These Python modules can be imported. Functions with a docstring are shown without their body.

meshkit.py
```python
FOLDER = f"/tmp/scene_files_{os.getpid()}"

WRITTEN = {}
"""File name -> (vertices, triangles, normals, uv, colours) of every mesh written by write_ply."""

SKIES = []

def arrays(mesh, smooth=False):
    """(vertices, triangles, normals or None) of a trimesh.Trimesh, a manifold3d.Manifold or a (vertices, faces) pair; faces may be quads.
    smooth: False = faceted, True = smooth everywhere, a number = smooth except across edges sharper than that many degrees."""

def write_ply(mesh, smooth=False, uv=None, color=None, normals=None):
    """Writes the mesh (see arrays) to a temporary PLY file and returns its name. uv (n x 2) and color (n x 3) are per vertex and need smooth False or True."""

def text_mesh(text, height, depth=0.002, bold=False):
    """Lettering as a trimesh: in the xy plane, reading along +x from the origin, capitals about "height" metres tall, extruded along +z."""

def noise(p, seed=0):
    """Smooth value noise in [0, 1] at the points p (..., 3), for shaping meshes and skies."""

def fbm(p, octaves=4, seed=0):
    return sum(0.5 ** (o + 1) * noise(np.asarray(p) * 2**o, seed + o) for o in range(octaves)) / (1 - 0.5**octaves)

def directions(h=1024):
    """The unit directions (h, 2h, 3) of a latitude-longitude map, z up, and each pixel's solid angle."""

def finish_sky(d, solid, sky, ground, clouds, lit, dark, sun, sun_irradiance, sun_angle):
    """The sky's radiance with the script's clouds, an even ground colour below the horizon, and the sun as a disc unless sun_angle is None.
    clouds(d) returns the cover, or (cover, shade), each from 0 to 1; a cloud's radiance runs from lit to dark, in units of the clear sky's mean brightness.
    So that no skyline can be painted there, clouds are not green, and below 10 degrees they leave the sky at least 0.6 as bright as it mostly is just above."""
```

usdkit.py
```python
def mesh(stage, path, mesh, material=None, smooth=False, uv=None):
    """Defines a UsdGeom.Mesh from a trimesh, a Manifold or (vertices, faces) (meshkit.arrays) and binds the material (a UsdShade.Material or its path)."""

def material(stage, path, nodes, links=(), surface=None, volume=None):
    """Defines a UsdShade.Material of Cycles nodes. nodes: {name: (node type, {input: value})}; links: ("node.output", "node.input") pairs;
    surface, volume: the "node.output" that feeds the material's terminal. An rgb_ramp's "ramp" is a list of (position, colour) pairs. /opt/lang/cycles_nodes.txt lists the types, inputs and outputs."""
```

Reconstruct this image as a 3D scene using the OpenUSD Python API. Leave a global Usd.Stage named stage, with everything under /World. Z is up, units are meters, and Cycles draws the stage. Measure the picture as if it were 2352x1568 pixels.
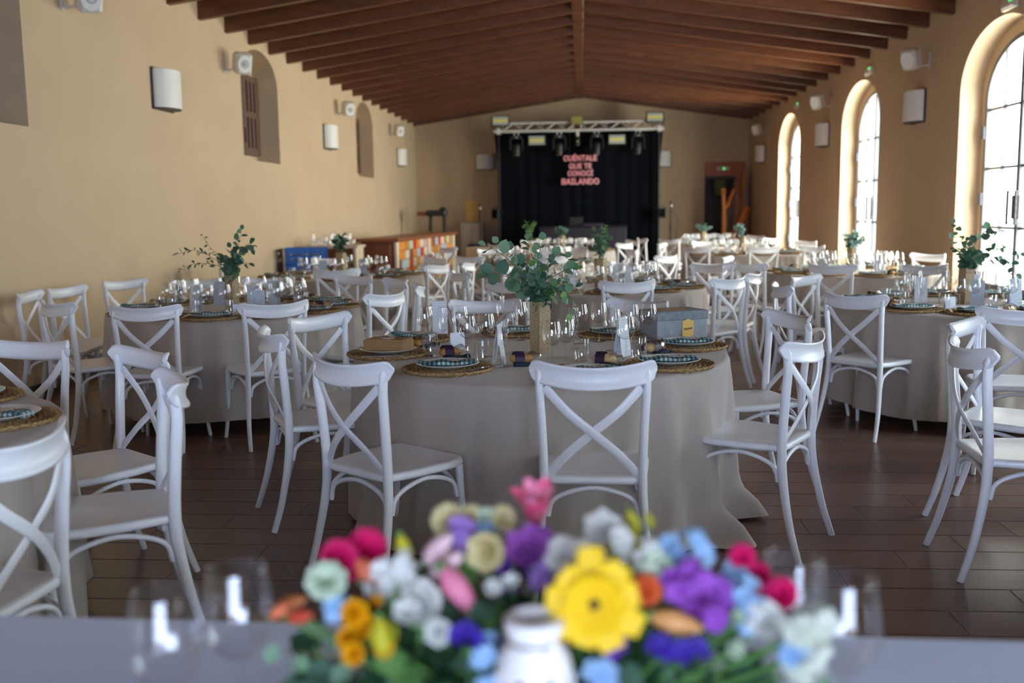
import math, random
import numpy as np, trimesh, usdkit, meshkit
import manifold3d as m3
from shapely.geometry import Polygon, box as sbox
from shapely.ops import unary_union
from pxr import Usd, UsdGeom, UsdLux, UsdShade, Gf, Sdf, Vt
stage = Usd.Stage.CreateInMemory()
UsdGeom.SetStageUpAxis(stage, 'Z'); UsdGeom.SetStageMetersPerUnit(stage, 1.0)
stage.DefinePrim('/World', 'Xform'); stage.DefinePrim('/World/Looks', 'Scope')
PI = math.pi
# ------------------------------------------------------------------ camera, sky, window light, exposure
cam = UsdGeom.Camera.Define(stage, '/World/camera')
R_ = (0.99754942, 0.06875802, -0.01294195); U_ = (0.00383033, 0.13102944, 0.99137108); F_ = (-0.06986049, 0.98899121, -0.13044498)
EYE = (0, 0, 1.44)
cam.AddTransformOp().Set(Gf.Matrix4d(*R_, 0, *U_, 0, *[-c for c in F_], 0, *EYE, 1))
cam.CreateFocalLengthAttr(35.005); cam.CreateHorizontalApertureAttr(36.0); cam.CreateVerticalApertureAttr(24.0)
cam.CreateFStopAttr(1.9); cam.CreateFocusDistanceAttr(4.62); cam.CreateClippingRangeAttr(Gf.Vec2f(0.05, 500))
cam.CreateExposureAttr(0.0)

def material(name, nodes, links=(), surface=None):
    return usdkit.material(stage, '/World/Looks/' + name, nodes, links, surface)
def sky():
    d = UsdLux.DomeLight.Define(stage, '/World/sky')
    d.CreateIntensityAttr(3.0); d.CreateColorAttr(Gf.Vec3f(0.86, 0.93, 1.0)); d.CreateExposureAttr(0.0)
    return d
SKY = sky()
def area(name, loc, out, w, h, power, color):
    """A window-sized area light outside an opening, facing along -out."""
    l = UsdLux.RectLight.Define(stage, '/World/' + name)
    l.CreateWidthAttr(w); l.CreateHeightAttr(h); l.CreateIntensityAttr(power); l.CreateColorAttr(Gf.Vec3f(*color))
    z = np.array(out, float); z /= np.linalg.norm(z); x = np.cross([0, 0, 1.0], z); x /= np.linalg.norm(x); y = np.cross(z, x)
    l.AddTransformOp().Set(Gf.Matrix4d(*x, 0, *y, 0, *z, 0, *loc, 1))
DAY = (1.0, 0.93, 0.82)
WINY = (0.4, 5.75, 11.05, 16.35, 21.75)
for i, (wy, p) in enumerate(zip(WINY, (1.0, 4.5, 21.0, 27.0, 29.0))):
    area('window_daylight_%d' % (i + 1), (4.84, wy, 1.66), (1, 0, 0), 1.95, 3.2, p, DAY if i > 1 else (0.66, 0.80, 1.0))
area('rear_door_daylight', (0.4, -3.9, 1.5), (0, -1, 0), 3.4, 2.7, 11.0, (0.33, 0.51, 1.0))

# ------------------------------------------------------------------ naming and prims
used = {}
def path_for(name, parent):
    p = str(parent.GetPath()) if parent is not None else '/World'
    k = (p, name); n = used.get(k, 0); used[k] = n + 1
    return p + '/' + (name if n == 0 else '%s_%03d' % (name, n))
def meta(prim, label=None, cat=None, group=None, kind=None):
    for k, v in (('label', label), ('category', cat), ('group', group), ('kind', kind)):
        if v: prim.SetCustomDataByKey(k, v)
def mtx(loc=(0, 0, 0), rz=0.0, rx=0.0, ry=0.0, s=1.0):
    c, n = math.cos(rz), math.sin(rz); A = np.array([[c, -n, 0], [n, c, 0], [0, 0, 1.0]])
    c, n = math.cos(rx), math.sin(rx); A = A @ np.array([[1, 0, 0], [0, c, -n], [0, n, c]])
    c, n = math.cos(ry), math.sin(ry); A = A @ np.array([[c, 0, n], [0, 1, 0], [-n, 0, c]])
    M = np.eye(4); M[:3, :3] = A * s; M[:3, 3] = loc
    return M
def gm(M): return Gf.Matrix4d(*M.T.ravel())
def thing(name, label, cat, M=None, group=None, kind=None):
    x = UsdGeom.Xform.Define(stage, path_for(name, None)); x.AddTransformOp().Set(gm(np.eye(4) if M is None else M))
    meta(x.GetPrim(), label, cat, group, kind); return x.GetPrim()
def dup(root, M, label=None, group=None):
    was = root.GetCustomData()
    base = root.GetName(); base = base[:-4] if base[-3:].isdigit() else base
    x = UsdGeom.Xform.Define(stage, path_for(base, None))
    x.GetPrim().GetReferences().AddInternalReference(root.GetPath()); x.GetPrim().SetInstanceable(True)
    x.MakeMatrixXform().Set(gm(M))
    meta(x.GetPrim(), label or was['label'], was['category'], group or was.get('group')); return x.GetPrim()
class Kind:
    """Builds a thing once and references it for every further copy."""
    def __init__(s, name, cat, build): s.name, s.cat, s.build, s.first = name, cat, build, None
    def put(s, M, label, group=None):
        if s.first is None:
            s.first = thing(s.name, label, s.cat, M, group); s.build(s.first); return s.first
        return dup(s.first, M, label, group)
def obj(name, mesh, mat, parent=None, smooth=35, label=None, cat=None, group=None, kind=None, uv=None):
    if isinstance(mesh, MB): mesh = mesh.get()
    p = usdkit.mesh(stage, path_for(name, parent), mesh, MAT[mat], smooth=smooth, uv=uv).GetPrim()
    meta(p, label, cat, group, kind); return p
def struct(name, mesh=None, mat=None, smooth=False):
    if mesh is None: return thing(name, None, None, kind='structure')
    return obj(name, mesh, mat, None, smooth, kind='structure')

# ------------------------------------------------------------------ mesh building
def nrm(v): return v / (np.linalg.norm(v) + 1e-12)
class MB:
    def __init__(s): s.v, s.f, s.n = [], [], 0
    def add(s, v, f):
        v = np.asarray(v, float); f = np.asarray(f, int)
        if f.shape[1] == 4: f = np.vstack([f[:, [0, 1, 2]], f[:, [0, 2, 3]]])
        s.v.append(v); s.f.append(f + s.n); s.n += len(v); return s
    def mesh(s, m, M=None):
        v = np.array(m.vertices)
        if M is not None: v = v @ M[:3, :3].T + M[:3, 3]
        return s.add(v, np.array(m.faces))
    def get(s): return np.vstack(s.v), np.vstack(s.f)
    def tube(s, pts, r, sides=10, flat=1.0, up=None, caps=True):
        """Sweep of an ellipse: r radius per point, flat scales the second axis."""
        p = np.asarray(pts, float); n = len(p); r = np.atleast_1d(np.asarray(r, float)); r = np.interp(np.linspace(0, 1, n), np.linspace(0, 1, len(r)), r) if len(r) > 1 else np.full(n, r[0]); t = np.gradient(p, axis=0); t /= np.linalg.norm(t, axis=1, keepdims=True) + 1e-12
        a = np.array(up, float) if up is not None else (np.array([0, 0, 1.0]) if abs(t[0][2]) < .9 else np.array([1.0, 0, 0]))
        rings = []; ang = np.arange(sides) * 2 * PI / sides
        for i in range(n):
            b = nrm(np.cross(t[i], a)); a = nrm(np.cross(b, t[i]))
            rings.append(p[i] + r[i] * (np.cos(ang)[:, None] * b + flat * np.sin(ang)[:, None] * a))
        return s.loft(rings, caps)
    def loft(s, rings, caps=True, closed=True):
        k = len(rings[0]); v = np.vstack(rings); n = len(rings); f = []
        i, j = np.meshgrid(np.arange(n - 1), np.arange(k if closed else k - 1), indexing='ij')
        q = np.stack([i * k + j, i * k + (j + 1) % k, (i + 1) * k + (j + 1) % k, (i + 1) * k + j], -1).reshape(-1, 4)
        tri = np.vstack([q[:, [0, 1, 2]], q[:, [0, 2, 3]]])
        if caps:
            c0, c1 = len(v), len(v) + 1; v = np.vstack([v, rings[0].mean(0), rings[-1].mean(0)]); j = np.arange(k); e = (n - 1) * k
            tri = np.vstack([tri, np.stack([np.full(k, c0), (j + 1) % k, j], 1), np.stack([np.full(k, c1), e + j, e + (j + 1) % k], 1)])
        return s.add(v, tri)
    def lathe(s, prof, n=24, c=(0, 0, 0)):
        a = np.arange(n) * 2 * PI / n
        return s.loft([np.stack([np.cos(a) * max(r, 1e-5) + c[0], np.sin(a) * max(r, 1e-5) + c[1], np.full(n, z) + c[2]], 1) for r, z in prof], caps=False)
    def box(s, lo, hi, b=0.0, M=None):
        lo, hi = np.array(lo, float), np.array(hi, float)
        b = min(b, .45 * (hi - lo).min())
        if b <= 0:
            m = trimesh.creation.box(hi - lo); m.apply_translation((lo + hi) / 2)
        else:
            k = []
            for sx in (0, 1):
                for sy in (0, 1):
                    for sz in (0, 1):
                        c = np.where([sx, sy, sz], hi, lo); d = np.where([sx, sy, sz], -b, b)
                        for ax in range(3):
                            q = c + d; q[ax] = c[ax]; k.append(q)
            m = trimesh.convex.convex_hull(np.array(k))
        return s.mesh(m, M)
    def poly(s, poly, z0, z1, M=None):
        for g in getattr(poly, 'geoms', [poly]):
            if g.is_empty or g.area < 1e-7: continue
            m = trimesh.creation.extrude_polygon(g, z1 - z0, engine='earcut'); m.apply_translation([0, 0, z0]); s.mesh(m, M)
        return s
def ball(c, r, n=2, sc=(1, 1, 1)):
    m = trimesh.creation.icosphere(n, 1.0); m.vertices = m.vertices * r * np.array(sc) + np.array(c); return m
def arc(pts, n=12):
    """Smooth curve (Catmull-Rom) through the points."""
    p = np.asarray(pts, float); p = np.vstack([2 * p[0] - p[1], p, 2 * p[-1] - p[-2]]); out = []
    for i in range(1, len(p) - 2):
        t = np.linspace(0, 1, n, endpoint=(i == len(p) - 3))[:, None]
        out.append(.5 * ((2 * p[i]) + (-p[i - 1] + p[i + 1]) * t + (2 * p[i - 1] - 5 * p[i] + 4 * p[i + 1] - p[i + 2]) * t ** 2 + (-p[i - 1] + 3 * p[i] - 3 * p[i + 1] + p[i + 2]) * t ** 3))
    return np.vstack(out)
YZ = np.array([[0, 0, 1, 0], [1, 0, 0, 0], [0, 1, 0, 0], [0, 0, 0, 1.0]])   # polygon (y, z) extruded along x
XZ = np.array([[1, 0, 0, 0], [0, 0, -1, 0], [0, 1, 0, 0], [0, 0, 0, 1.0]])  # polygon (x, z) extruded along -y
def shift(M, x=0, y=0, z=0): M = M.copy(); M[:3, 3] += (x, y, z); return M
def frame(p, d, up=(0, 0, 1)):
    """Matrix placing local z along d at p."""
    z = nrm(np.array(d, float)); u = np.array(up, float)
    if abs(z @ u) > .97: u = np.array([1.0, 0, 0])
    x = nrm(np.cross(u, z)); y = np.cross(z, x); M = np.eye(4); M[:3, 0], M[:3, 1], M[:3, 2], M[:3, 3] = x, y, z, p; return M
def text(t, h, depth=.004, bold=False, center=True):
    m = meshkit.text_mesh(t, h, depth, bold)
    if center: m.apply_translation([-m.bounds[:, 0].mean(), 0, 0])
    return m

# ------------------------------------------------------------------ materials
MAT = {}
def pm(name, color, rough=.5, var=None, vscale=8.0, stretch=(1, 1, 1), bump=0.0, bscale=200.0, space='position', **kw):
    nodes = {'p': ('principled_bsdf', dict(base_color=color, roughness=rough, **kw))}; links = []
    if var is not None or bump:
        nodes['g'] = ('geometry', {}) if space == 'position' else ('texture_coordinate', {})
        nodes['mp'] = ('mapping', dict(scale=stretch)); links.append(('g.position' if space == 'position' else 'g.object', 'mp.vector'))
    if var is not None:
        nodes['n'] = ('noise_texture', dict(scale=vscale, detail=5.0, roughness=.6)); nodes['r'] = ('rgb_ramp', dict(ramp=[(.3, color), (.7, var)]))
        links += [('mp.vector', 'n.vector'), ('n.fac', 'r.fac'), ('r.color', 'p.base_color')]
    if bump:
        nodes['bn'] = ('noise_texture', dict(scale=bscale, detail=3.0)); nodes['b'] = ('bump', dict(strength=bump, distance=.004))
        links += [('mp.vector', 'bn.vector'), ('bn.fac', 'b.height'), ('b.normal', 'p.normal')]
    MAT[name] = material(name, nodes, links, 'p.BSDF')
pm('plaster', (.62, .470, .310), .92, (.57, .43, .28), 1.3, bump=.25, bscale=60)
pm('timber', (.080, .027, .009), .42, (.17, .058, .018), 3.0, (1.2, 9, 9), bump=.15, bscale=25)
pm('timber_deck', (.13, .044, .014), .5, (.21, .074, .024), 3.0, (1.0, 9, 9))
for i, (a, b) in enumerate([((.125, .070, .050), (.17, .098, .072)), ((.14, .080, .058), (.185, .108, .08)), ((.112, .062, .044), (.155, .088, .064)), ((.15, .086, .06), (.19, .112, .082))]):
    pm('plank_%d' % i, a, .30, b, 4.0, (.8, 14, 1), bump=.06, bscale=40)
pm('grout', (.34, .29, .25), .8)
pm('pale_ground', (.74, .70, .62), .9)
pm('baseboard', (.06, .038, .03), .4)
pm('resin', (.80, .81, .84), .34, bump=.03, bscale=90, space='object')
pm('linen', (.455, .395, .345), .9, (.41, .355, .31), 5.0, bump=.3, bscale=700, sheen_weight=.25)
pm('blue_cast_cloth', (.60, .67, .86), .9, (.56, .63, .82), 4.0, bump=.2, bscale=700, sheen_weight=.2)  # white fabric, with the blue skylight cast put into its base colour
pm('seagrass', (.50, .33, .14), .75, (.26, .15, .05), 60.0, bump=.5, bscale=260, space='object')
pm('china', (.82, .84, .86), .16)
pm('steel', (.62, .60, .58), .22, metallic=1.0)
pm('iron', (.018, .020, .026), .5)
pm('window_metal', (.085, .10, .125), .45)
pm('glitter', (.52, .40, .22), .55, (.20, .13, .06), 190.0, bump=.6, bscale=300, space='object')
pm('bread', (.62, .34, .10), .6, (.36, .15, .04), 30.0, space='object')
pm('bread_cream', (.74, .55, .28), .6, (.6, .38, .15), 30.0, space='object')
pm('plum_paper', (.035, .018, .050), .5)
pm('navy_cloth', (.015, .03, .05), .8)
pm('kraft', (.40, .24, .10), .75, (.33, .19, .075), 18.0, space='object')
pm('sticker', (.62, .56, .52), .5)
pm('paper', (.72, .76, .84), .8)
pm('paper_grey', (.46, .50, .60), .8, (.36, .41, .52), 30.0, space='object')
pm('felt_grey', (.17, .18, .20), .85, (.26, .28, .30), 45.0, space='object')
pm('felt_light', (.34, .37, .38), .85, (.25, .28, .30), 45.0, space='object')
pm('gold_label', (.72, .47, .12), .5)
pm('ink', (.03, .03, .03), .7)
pm('shade_white', (.80, .80, .77), .45)
pm('shade_rim', (.035, .03, .028), .5)
pm('fixture', (.66, .62, .55), .4)
pm('cone_grey', (.45, .47, .48), .6)
pm('shutter', (.135, .066, .042), .6, (.10, .048, .03), 20.0)
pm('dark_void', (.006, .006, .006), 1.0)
pm('door_wood', (.46, .135, .03), .4, (.34, .09, .02), 6.0, (10, 10, 1))
pm('harp_wood', (.62, .22, .045), .35)
pm('bar_wood', (.23, .062, .026), .38, (.15, .038, .016), 6.0, (2, 2, 10))
pm('bar_worktop', (.33, .11, .045), .35, (.24, .075, .03), 6.0, (10, 2, 2))
pm('cream_paint', (.74, .68, .55), .5)
for n, c in dict(red=(.62, .06, .02), orange=(.78, .30, .04), skyblue=(.45, .55, .68), mint=(.55, .65, .48), ochre=(.55, .27, .06), pinkish=(.70, .36, .32), cream=(.72, .66, .56), brown=(.26, .10, .04)).items(): pm('tile_' + n, c, .3)
pm('crate_blue', (.006, .125, .52), .4)
pm('black_cloth', (.0045, .006, .009), 1.0, specular_ior_level=.1)
pm('neon_backing', (.42, .40, .42), .5)
pm('navy_box', (.018, .017, .030), .7)
pm('black_metal', (.012, .012, .013), .45)
pm('alu', (.70, .70, .68), .35, specular_ior_level=.8)
pm('lamp_face', (.40, .44, .40), .3)
pm('led_yellow', (.72, .66, .20), .4)
pm('olive_box', (.30, .27, .07), .5)
pm('acrylic', (.10, .07, .075), .12)
MAT['neon_pink'] = material('neon_pink', {'p': ('principled_bsdf', dict(base_color=(.75, .28, .30), roughness=.4, emission_color=(1.0, .30, .33), emission_strength=.22))}, (), 'p.BSDF')
MAT['exit_green'] = material('exit_green', {'p': ('principled_bsdf', dict(base_color=(.05, .5, .12), roughness=.4, emission_color=(.12, 1.0, .25), emission_strength=.9))}, (), 'p.BSDF')
pm('wall_panel', (.78, .50, .16), .6)
pm('grey_box', (.36, .29, .23), .6)
pm('beige_cloth', (.66, .54, .40), .9)
def leafmat(name, c, rough=.55):
    MAT[name] = material(name, {'p': ('principled_bsdf', dict(base_color=c, roughness=rough)), 't': ('translucent_bsdf', dict(color=tuple(min(1, x * 1.3) for x in c))), 'm': ('mix_closure', dict(fac=.25))}, [('p.BSDF', 'm.closure1'), ('t.BSDF', 'm.closure2')], 'm.closure')
for i, c in enumerate([(.085, .18, .115), (.13, .25, .13), (.20, .34, .22), (.15, .31, .08), (.055, .125, .075)]): leafmat('leaf_%d' % i, c)
leafmat('leaf_dark', (.012, .055, .018)); leafmat('leaf_silver', (.16, .30, .24)); leafmat('leaf_bluegrey', (.24, .38, .36))
pm('stem', (.13, .10, .05), .7)
pm('stem_green', (.08, .20, .04), .6)
PETAL = dict(yellow=(.93, .62, .004), white=(.82, .82, .76), gold=(.90, .50, .004), magenta=(.72, .008, .15), coral=(.83, .22, .10), peach=(.86, .44, .15), orange=(.78, .16, .04), pink=(.80, .25, .38), hotpink=(.85, .11, .25), palepink=(.82, .58, .60), cream=(.74, .66, .36), lime=(.55, .52, .02), mint=(.62, .72, .55), mauve=(.36, .10, .42), lavender=(.44, .26, .66), violet=(.13, .02, .36), sky=(.36, .56, .78), purple=(.34, .08, .50), blueviolet=(.07, .03, .42), ember=(.70, .25, .08), red=(.58, .07, .03), ivory=(.66, .70, .58))
for k, c in PETAL.items(): leafmat('petal_' + k, c, .6)
pm('flower_eye', (.05, .02, .006), .8)
pm('ceramic', (.80, .77, .74), .35)
MAT['glass'] = material('glass', {'p': ('principled_bsdf', dict(base_color=(.97, .98, .98), roughness=.0, ior=1.5, transmission_weight=1.0, thin_wall=1, alpha=.5)), 'g': ('glossy_bsdf', dict(roughness=.03, color=(1, 1, 1))), 'l': ('layer_weight', dict(blend=.5)), 'k': ('math', dict(math_type='power', value2=3.0)), 'h': ('math', dict(math_type='multiply_add', value2=.6, value3=.06)), 'm': ('mix_closure', {})}, [('l.facing', 'k.value1'), ('k.value', 'h.value1'), ('h.value', 'm.fac'), ('p.BSDF', 'm.closure1'), ('g.BSDF', 'm.closure2')], 'm.closure')
MAT['cellophane'] = material('cellophane', {'t': ('transparent_bsdf', dict(color=(.95, .95, .95))), 'g': ('glossy_bsdf', dict(roughness=.12, color=(.9, .9, .95))), 'l': ('layer_weight', dict(blend=.35)), 'm': ('mix_closure', {})}, [('l.facing', 'm.fac'), ('t.BSDF', 'm.closure1'), ('g.BSDF', 'm.closure2')], 'm.closure')
MAT['pane'] = material('pane', {'t': ('transparent_bsdf', dict(color=(.93, .96, .95))), 'g': ('glossy_bsdf', dict(roughness=.02)), 'l': ('layer_weight', dict(blend=.5)), 'k': ('math', dict(math_type='power', value2=4.0)), 'h': ('math', dict(math_type='multiply_add', value2=.6, value3=.04)), 'm': ('mix_closure', {})}, [('l.facing', 'k.value1'), ('k.value', 'h.value1'), ('h.value', 'm.fac'), ('t.BSDF', 'm.closure1'), ('g.BSDF', 'm.closure2')], 'm.closure')
def gingham(name, dark, mid, light, n):
    nd, ln = {'u': ('texture_coordinate', {}), 's': ('separate_xyz', {}), 'a': ('math', dict(math_type='add')), 'h': ('math', dict(math_type='multiply', value2=.5)), 'r': ('rgb_ramp', dict(ramp=[(0.0, light), (.25, mid), (.75, dark)], interpolate=False)), 'p': ('principled_bsdf', dict(roughness=.9))}, [('u.UV', 's.vector')]
    for ax in 'xy':
        nd['m' + ax] = ('math', dict(math_type='multiply', value2=float(n))); nd['f' + ax] = ('math', dict(math_type='fraction')); nd['g' + ax] = ('math', dict(math_type='greater_than', value2=.5))
        ln += [('s.' + ax, 'm%s.value1' % ax), ('m%s.value' % ax, 'f%s.value1' % ax), ('f%s.value' % ax, 'g%s.value1' % ax)]
    ln += [('gx.value', 'a.value1'), ('gy.value', 'a.value2'), ('a.value', 'h.value1'), ('h.value', 'r.fac'), ('r.color', 'p.base_color')]
    MAT[name] = material(name, nd, ln, 'p.BSDF')
gingham('gingham', (.016, .055, .065), (.10, .20, .20), (.46, .56, .54), 1)
gingham('gingham_teal', (.05, .16, .17), (.16, .33, .33), (.55, .66, .64), 1)
def lined(name, base, ink, n):
    nd = {'u': ('texture_coordinate', {}), 's': ('separate_xyz', {}), 'm': ('math', dict(math_type='multiply', value2=float(n))), 'f': ('math', dict(math_type='fraction')), 'g': ('math', dict(math_type='greater_than', value2=.62)), 'n': ('noise_texture', dict(scale=14.0)), 'k': ('math', dict(math_type='greater_than', value2=.46)), 'x': ('math', dict(math_type='multiply')), 'c': ('mix', dict(color1=base, color2=ink)), 'p': ('principled_bsdf', dict(roughness=.8))}
    MAT[name] = material(name, nd, [('u.UV', 's.vector'), ('s.y', 'm.value1'), ('m.value', 'f.value1'), ('f.value', 'g.value1'), ('u.UV', 'n.vector'), ('n.fac', 'k.value1'), ('g.value', 'x.value1'), ('k.value', 'x.value2'), ('x.value', 'c.fac'), ('c.color', 'p.base_color')], 'p.BSDF')
lined('menu_print', (.56, .61, .70), (.36, .41, .50), 16)
lined('menu_white', (.76, .79, .84), (.60, .64, .70), 16)
# ------------------------------------------------------------------ room shell
XW, YE, YB, ZE, ZR = 4.38, 26.75, -3.6, 3.65, 4.35        # half width, end wall, rear wall, rafter undersides at eave and ridge
DECK = .21                                                  # rafter depth
def arch(cy, hw, z0, spring, rise, n=28):
    a = np.linspace(0, PI, n)
    return Polygon([(cy - hw, z0), (cy + hw, z0)] + [(cy + hw * math.cos(t), spring + rise * math.sin(t)) for t in a])
NICHE_Y = (.3, 7.0, 13.7, 20.35)
def niche(cy, g=0): return arch(cy, .79 + g, 2.15 - g, 3.20, .44 + g)
side = sbox(YB - .3, 0, YE + .4, 4.3)
hole = unary_union([niche(y) for y in NICHE_Y])
struct('wall_left', MB().poly(side.difference(hole), -.34, 0, shift(YZ, x=-XW)), 'plaster')
inner = side.difference(unary_union([arch(y, 1.07, .02, 2.72, .66) for y in WINY]))
outer = side.difference(unary_union([arch(y, .95, .02, 2.60, .63) for y in WINY]))
struct('wall_right', MB().poly(inner, 0, .25, shift(YZ, x=XW)).poly(outer, .25, .40, shift(YZ, x=XW)), 'plaster')
gable = Polygon([(-XW - .4, 0), (XW + .4, 0), (XW + .4, ZE + .1), (0, ZR + .9), (-XW - .4, ZE + .1)])
door_hole = sbox(3.27, 0, 4.02, 2.26)
struct('wall_end', MB().poly(gable.difference(door_hole), 0, .3, shift(XZ, y=YE + .3)), 'plaster')
struct('wall_rear', MB().poly(gable.difference(sbox(-1.2, 0, 2.0, 2.6)), 0, .3, shift(XZ, y=YB)), 'plaster')
struct('baseboard_left', MB().box((-XW, YB, 0), (-XW + .015, YE, .10), .004), 'baseboard')
bb = MB()
for lo, hi in zip((YB,) + tuple(y + 1.08 for y in WINY), tuple(y - 1.08 for y in WINY) + (YE,)): bb.box((XW - .015, lo, 0), (XW, hi, .10), .004)
struct('baseboard_right', bb, 'baseboard')
struct('baseboard_end', MB().box((-XW + .015, YE - .015, 0), (3.2, YE, .10), .004), 'baseboard')
# ground outside, seen only through the openings
struct('ground', MB().box((-60, -60, -.30), (80, 90, -.12)), 'pale_ground')

# floor: wood-look tiles 0.21 x 0.89, joints recessed, each near tile a part
floor = struct('floor')
obj('grout_bed', MB().box((-XW, YB, -.06), (XW, YE, -.0025)), 'grout', floor, smooth=False)
rng = random.Random(5)
PW, PL = .2112, .89
near, rest = [], []
r = 0; y = 1.392 - PW * 24
while y < YE:
    off = .71 - PL * 8 + (.59, .0, .295)[r % 3] + (.003 if r % 2 else 0)
    x = off
    while x < XW:
        x0, x1 = max(x, -XW), min(x + PL, XW); y0, y1 = max(y, YB), min(y + PW, YE)
        if x1 - x0 > .02 and y1 - y0 > .02:
            cx, cy = (x0 + x1) / 2, (y0 + y1) / 2
            vis = cy > 2.9 and abs(cx + .07 * cy) < .54 * cy + .35
            (near if vis else rest).append((cy + .25 * abs(cx), x0, x1, y0, y1, rng.randrange(4)))
        x += PL
    y += PW; r += 1
near.sort()
def plank(m, q): g = .0022; return m.box((q[1] + g, q[3] + g, -.02), (q[2] - g, q[4] - g, 0), .0016)
for q in near[:300]: obj('plank', plank(MB(), q), 'plank_%d' % q[5], floor, smooth=False)
far = MB()
for q in near[300:] + rest:
    g = .0022; far.box((q[1] + g, q[3] + g, -.02), (q[2] - g, q[4] - g, 0))
obj('plank_field', far, 'plank_1', floor, smooth=False, kind='stuff')

# ceiling: sloped deck, rafters, ridge beam
ceil = struct('ceiling')
sl = math.atan2(ZR - .06 - ZE, XW); L = (XW + .3) / math.cos(sl)
for sgn in (-1, 1):
    P = Polygon([(0, ZR - .06 + DECK), (sgn * (XW + .3), ZE + DECK - .3 * math.tan(sl)), (sgn * (XW + .3), ZE + DECK + .1 - .3 * math.tan(sl)), (0, ZR + .04 + DECK)])
    obj('roof_deck', MB().poly(P, 0, YE + .3 - YB + .3, shift(XZ, y=YE + .3)), 'timber_deck', ceil, smooth=False)
k0 = -17
for sgn in (-1, 1):
    for k in range(k0, 18):
        yk = 11.53 + .868 * k
        if yk > YE - .02: continue
        P = Polygon([(sgn * .05, ZR - .06), (sgn * (XW + .05), ZE), (sgn * (XW + .05), ZE + DECK + .005), (sgn * .05, ZR - .06 + DECK + .005)])
        obj('rafter', MB().poly(P, 0, .095, shift(XZ, y=yk + .095)), 'timber', ceil, smooth=False)
obj('ridge_beam', MB().box((-.13, YB, ZR - .035), (.045, YE, ZR + .22), .012), 'timber', ceil, smooth=False)

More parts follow.
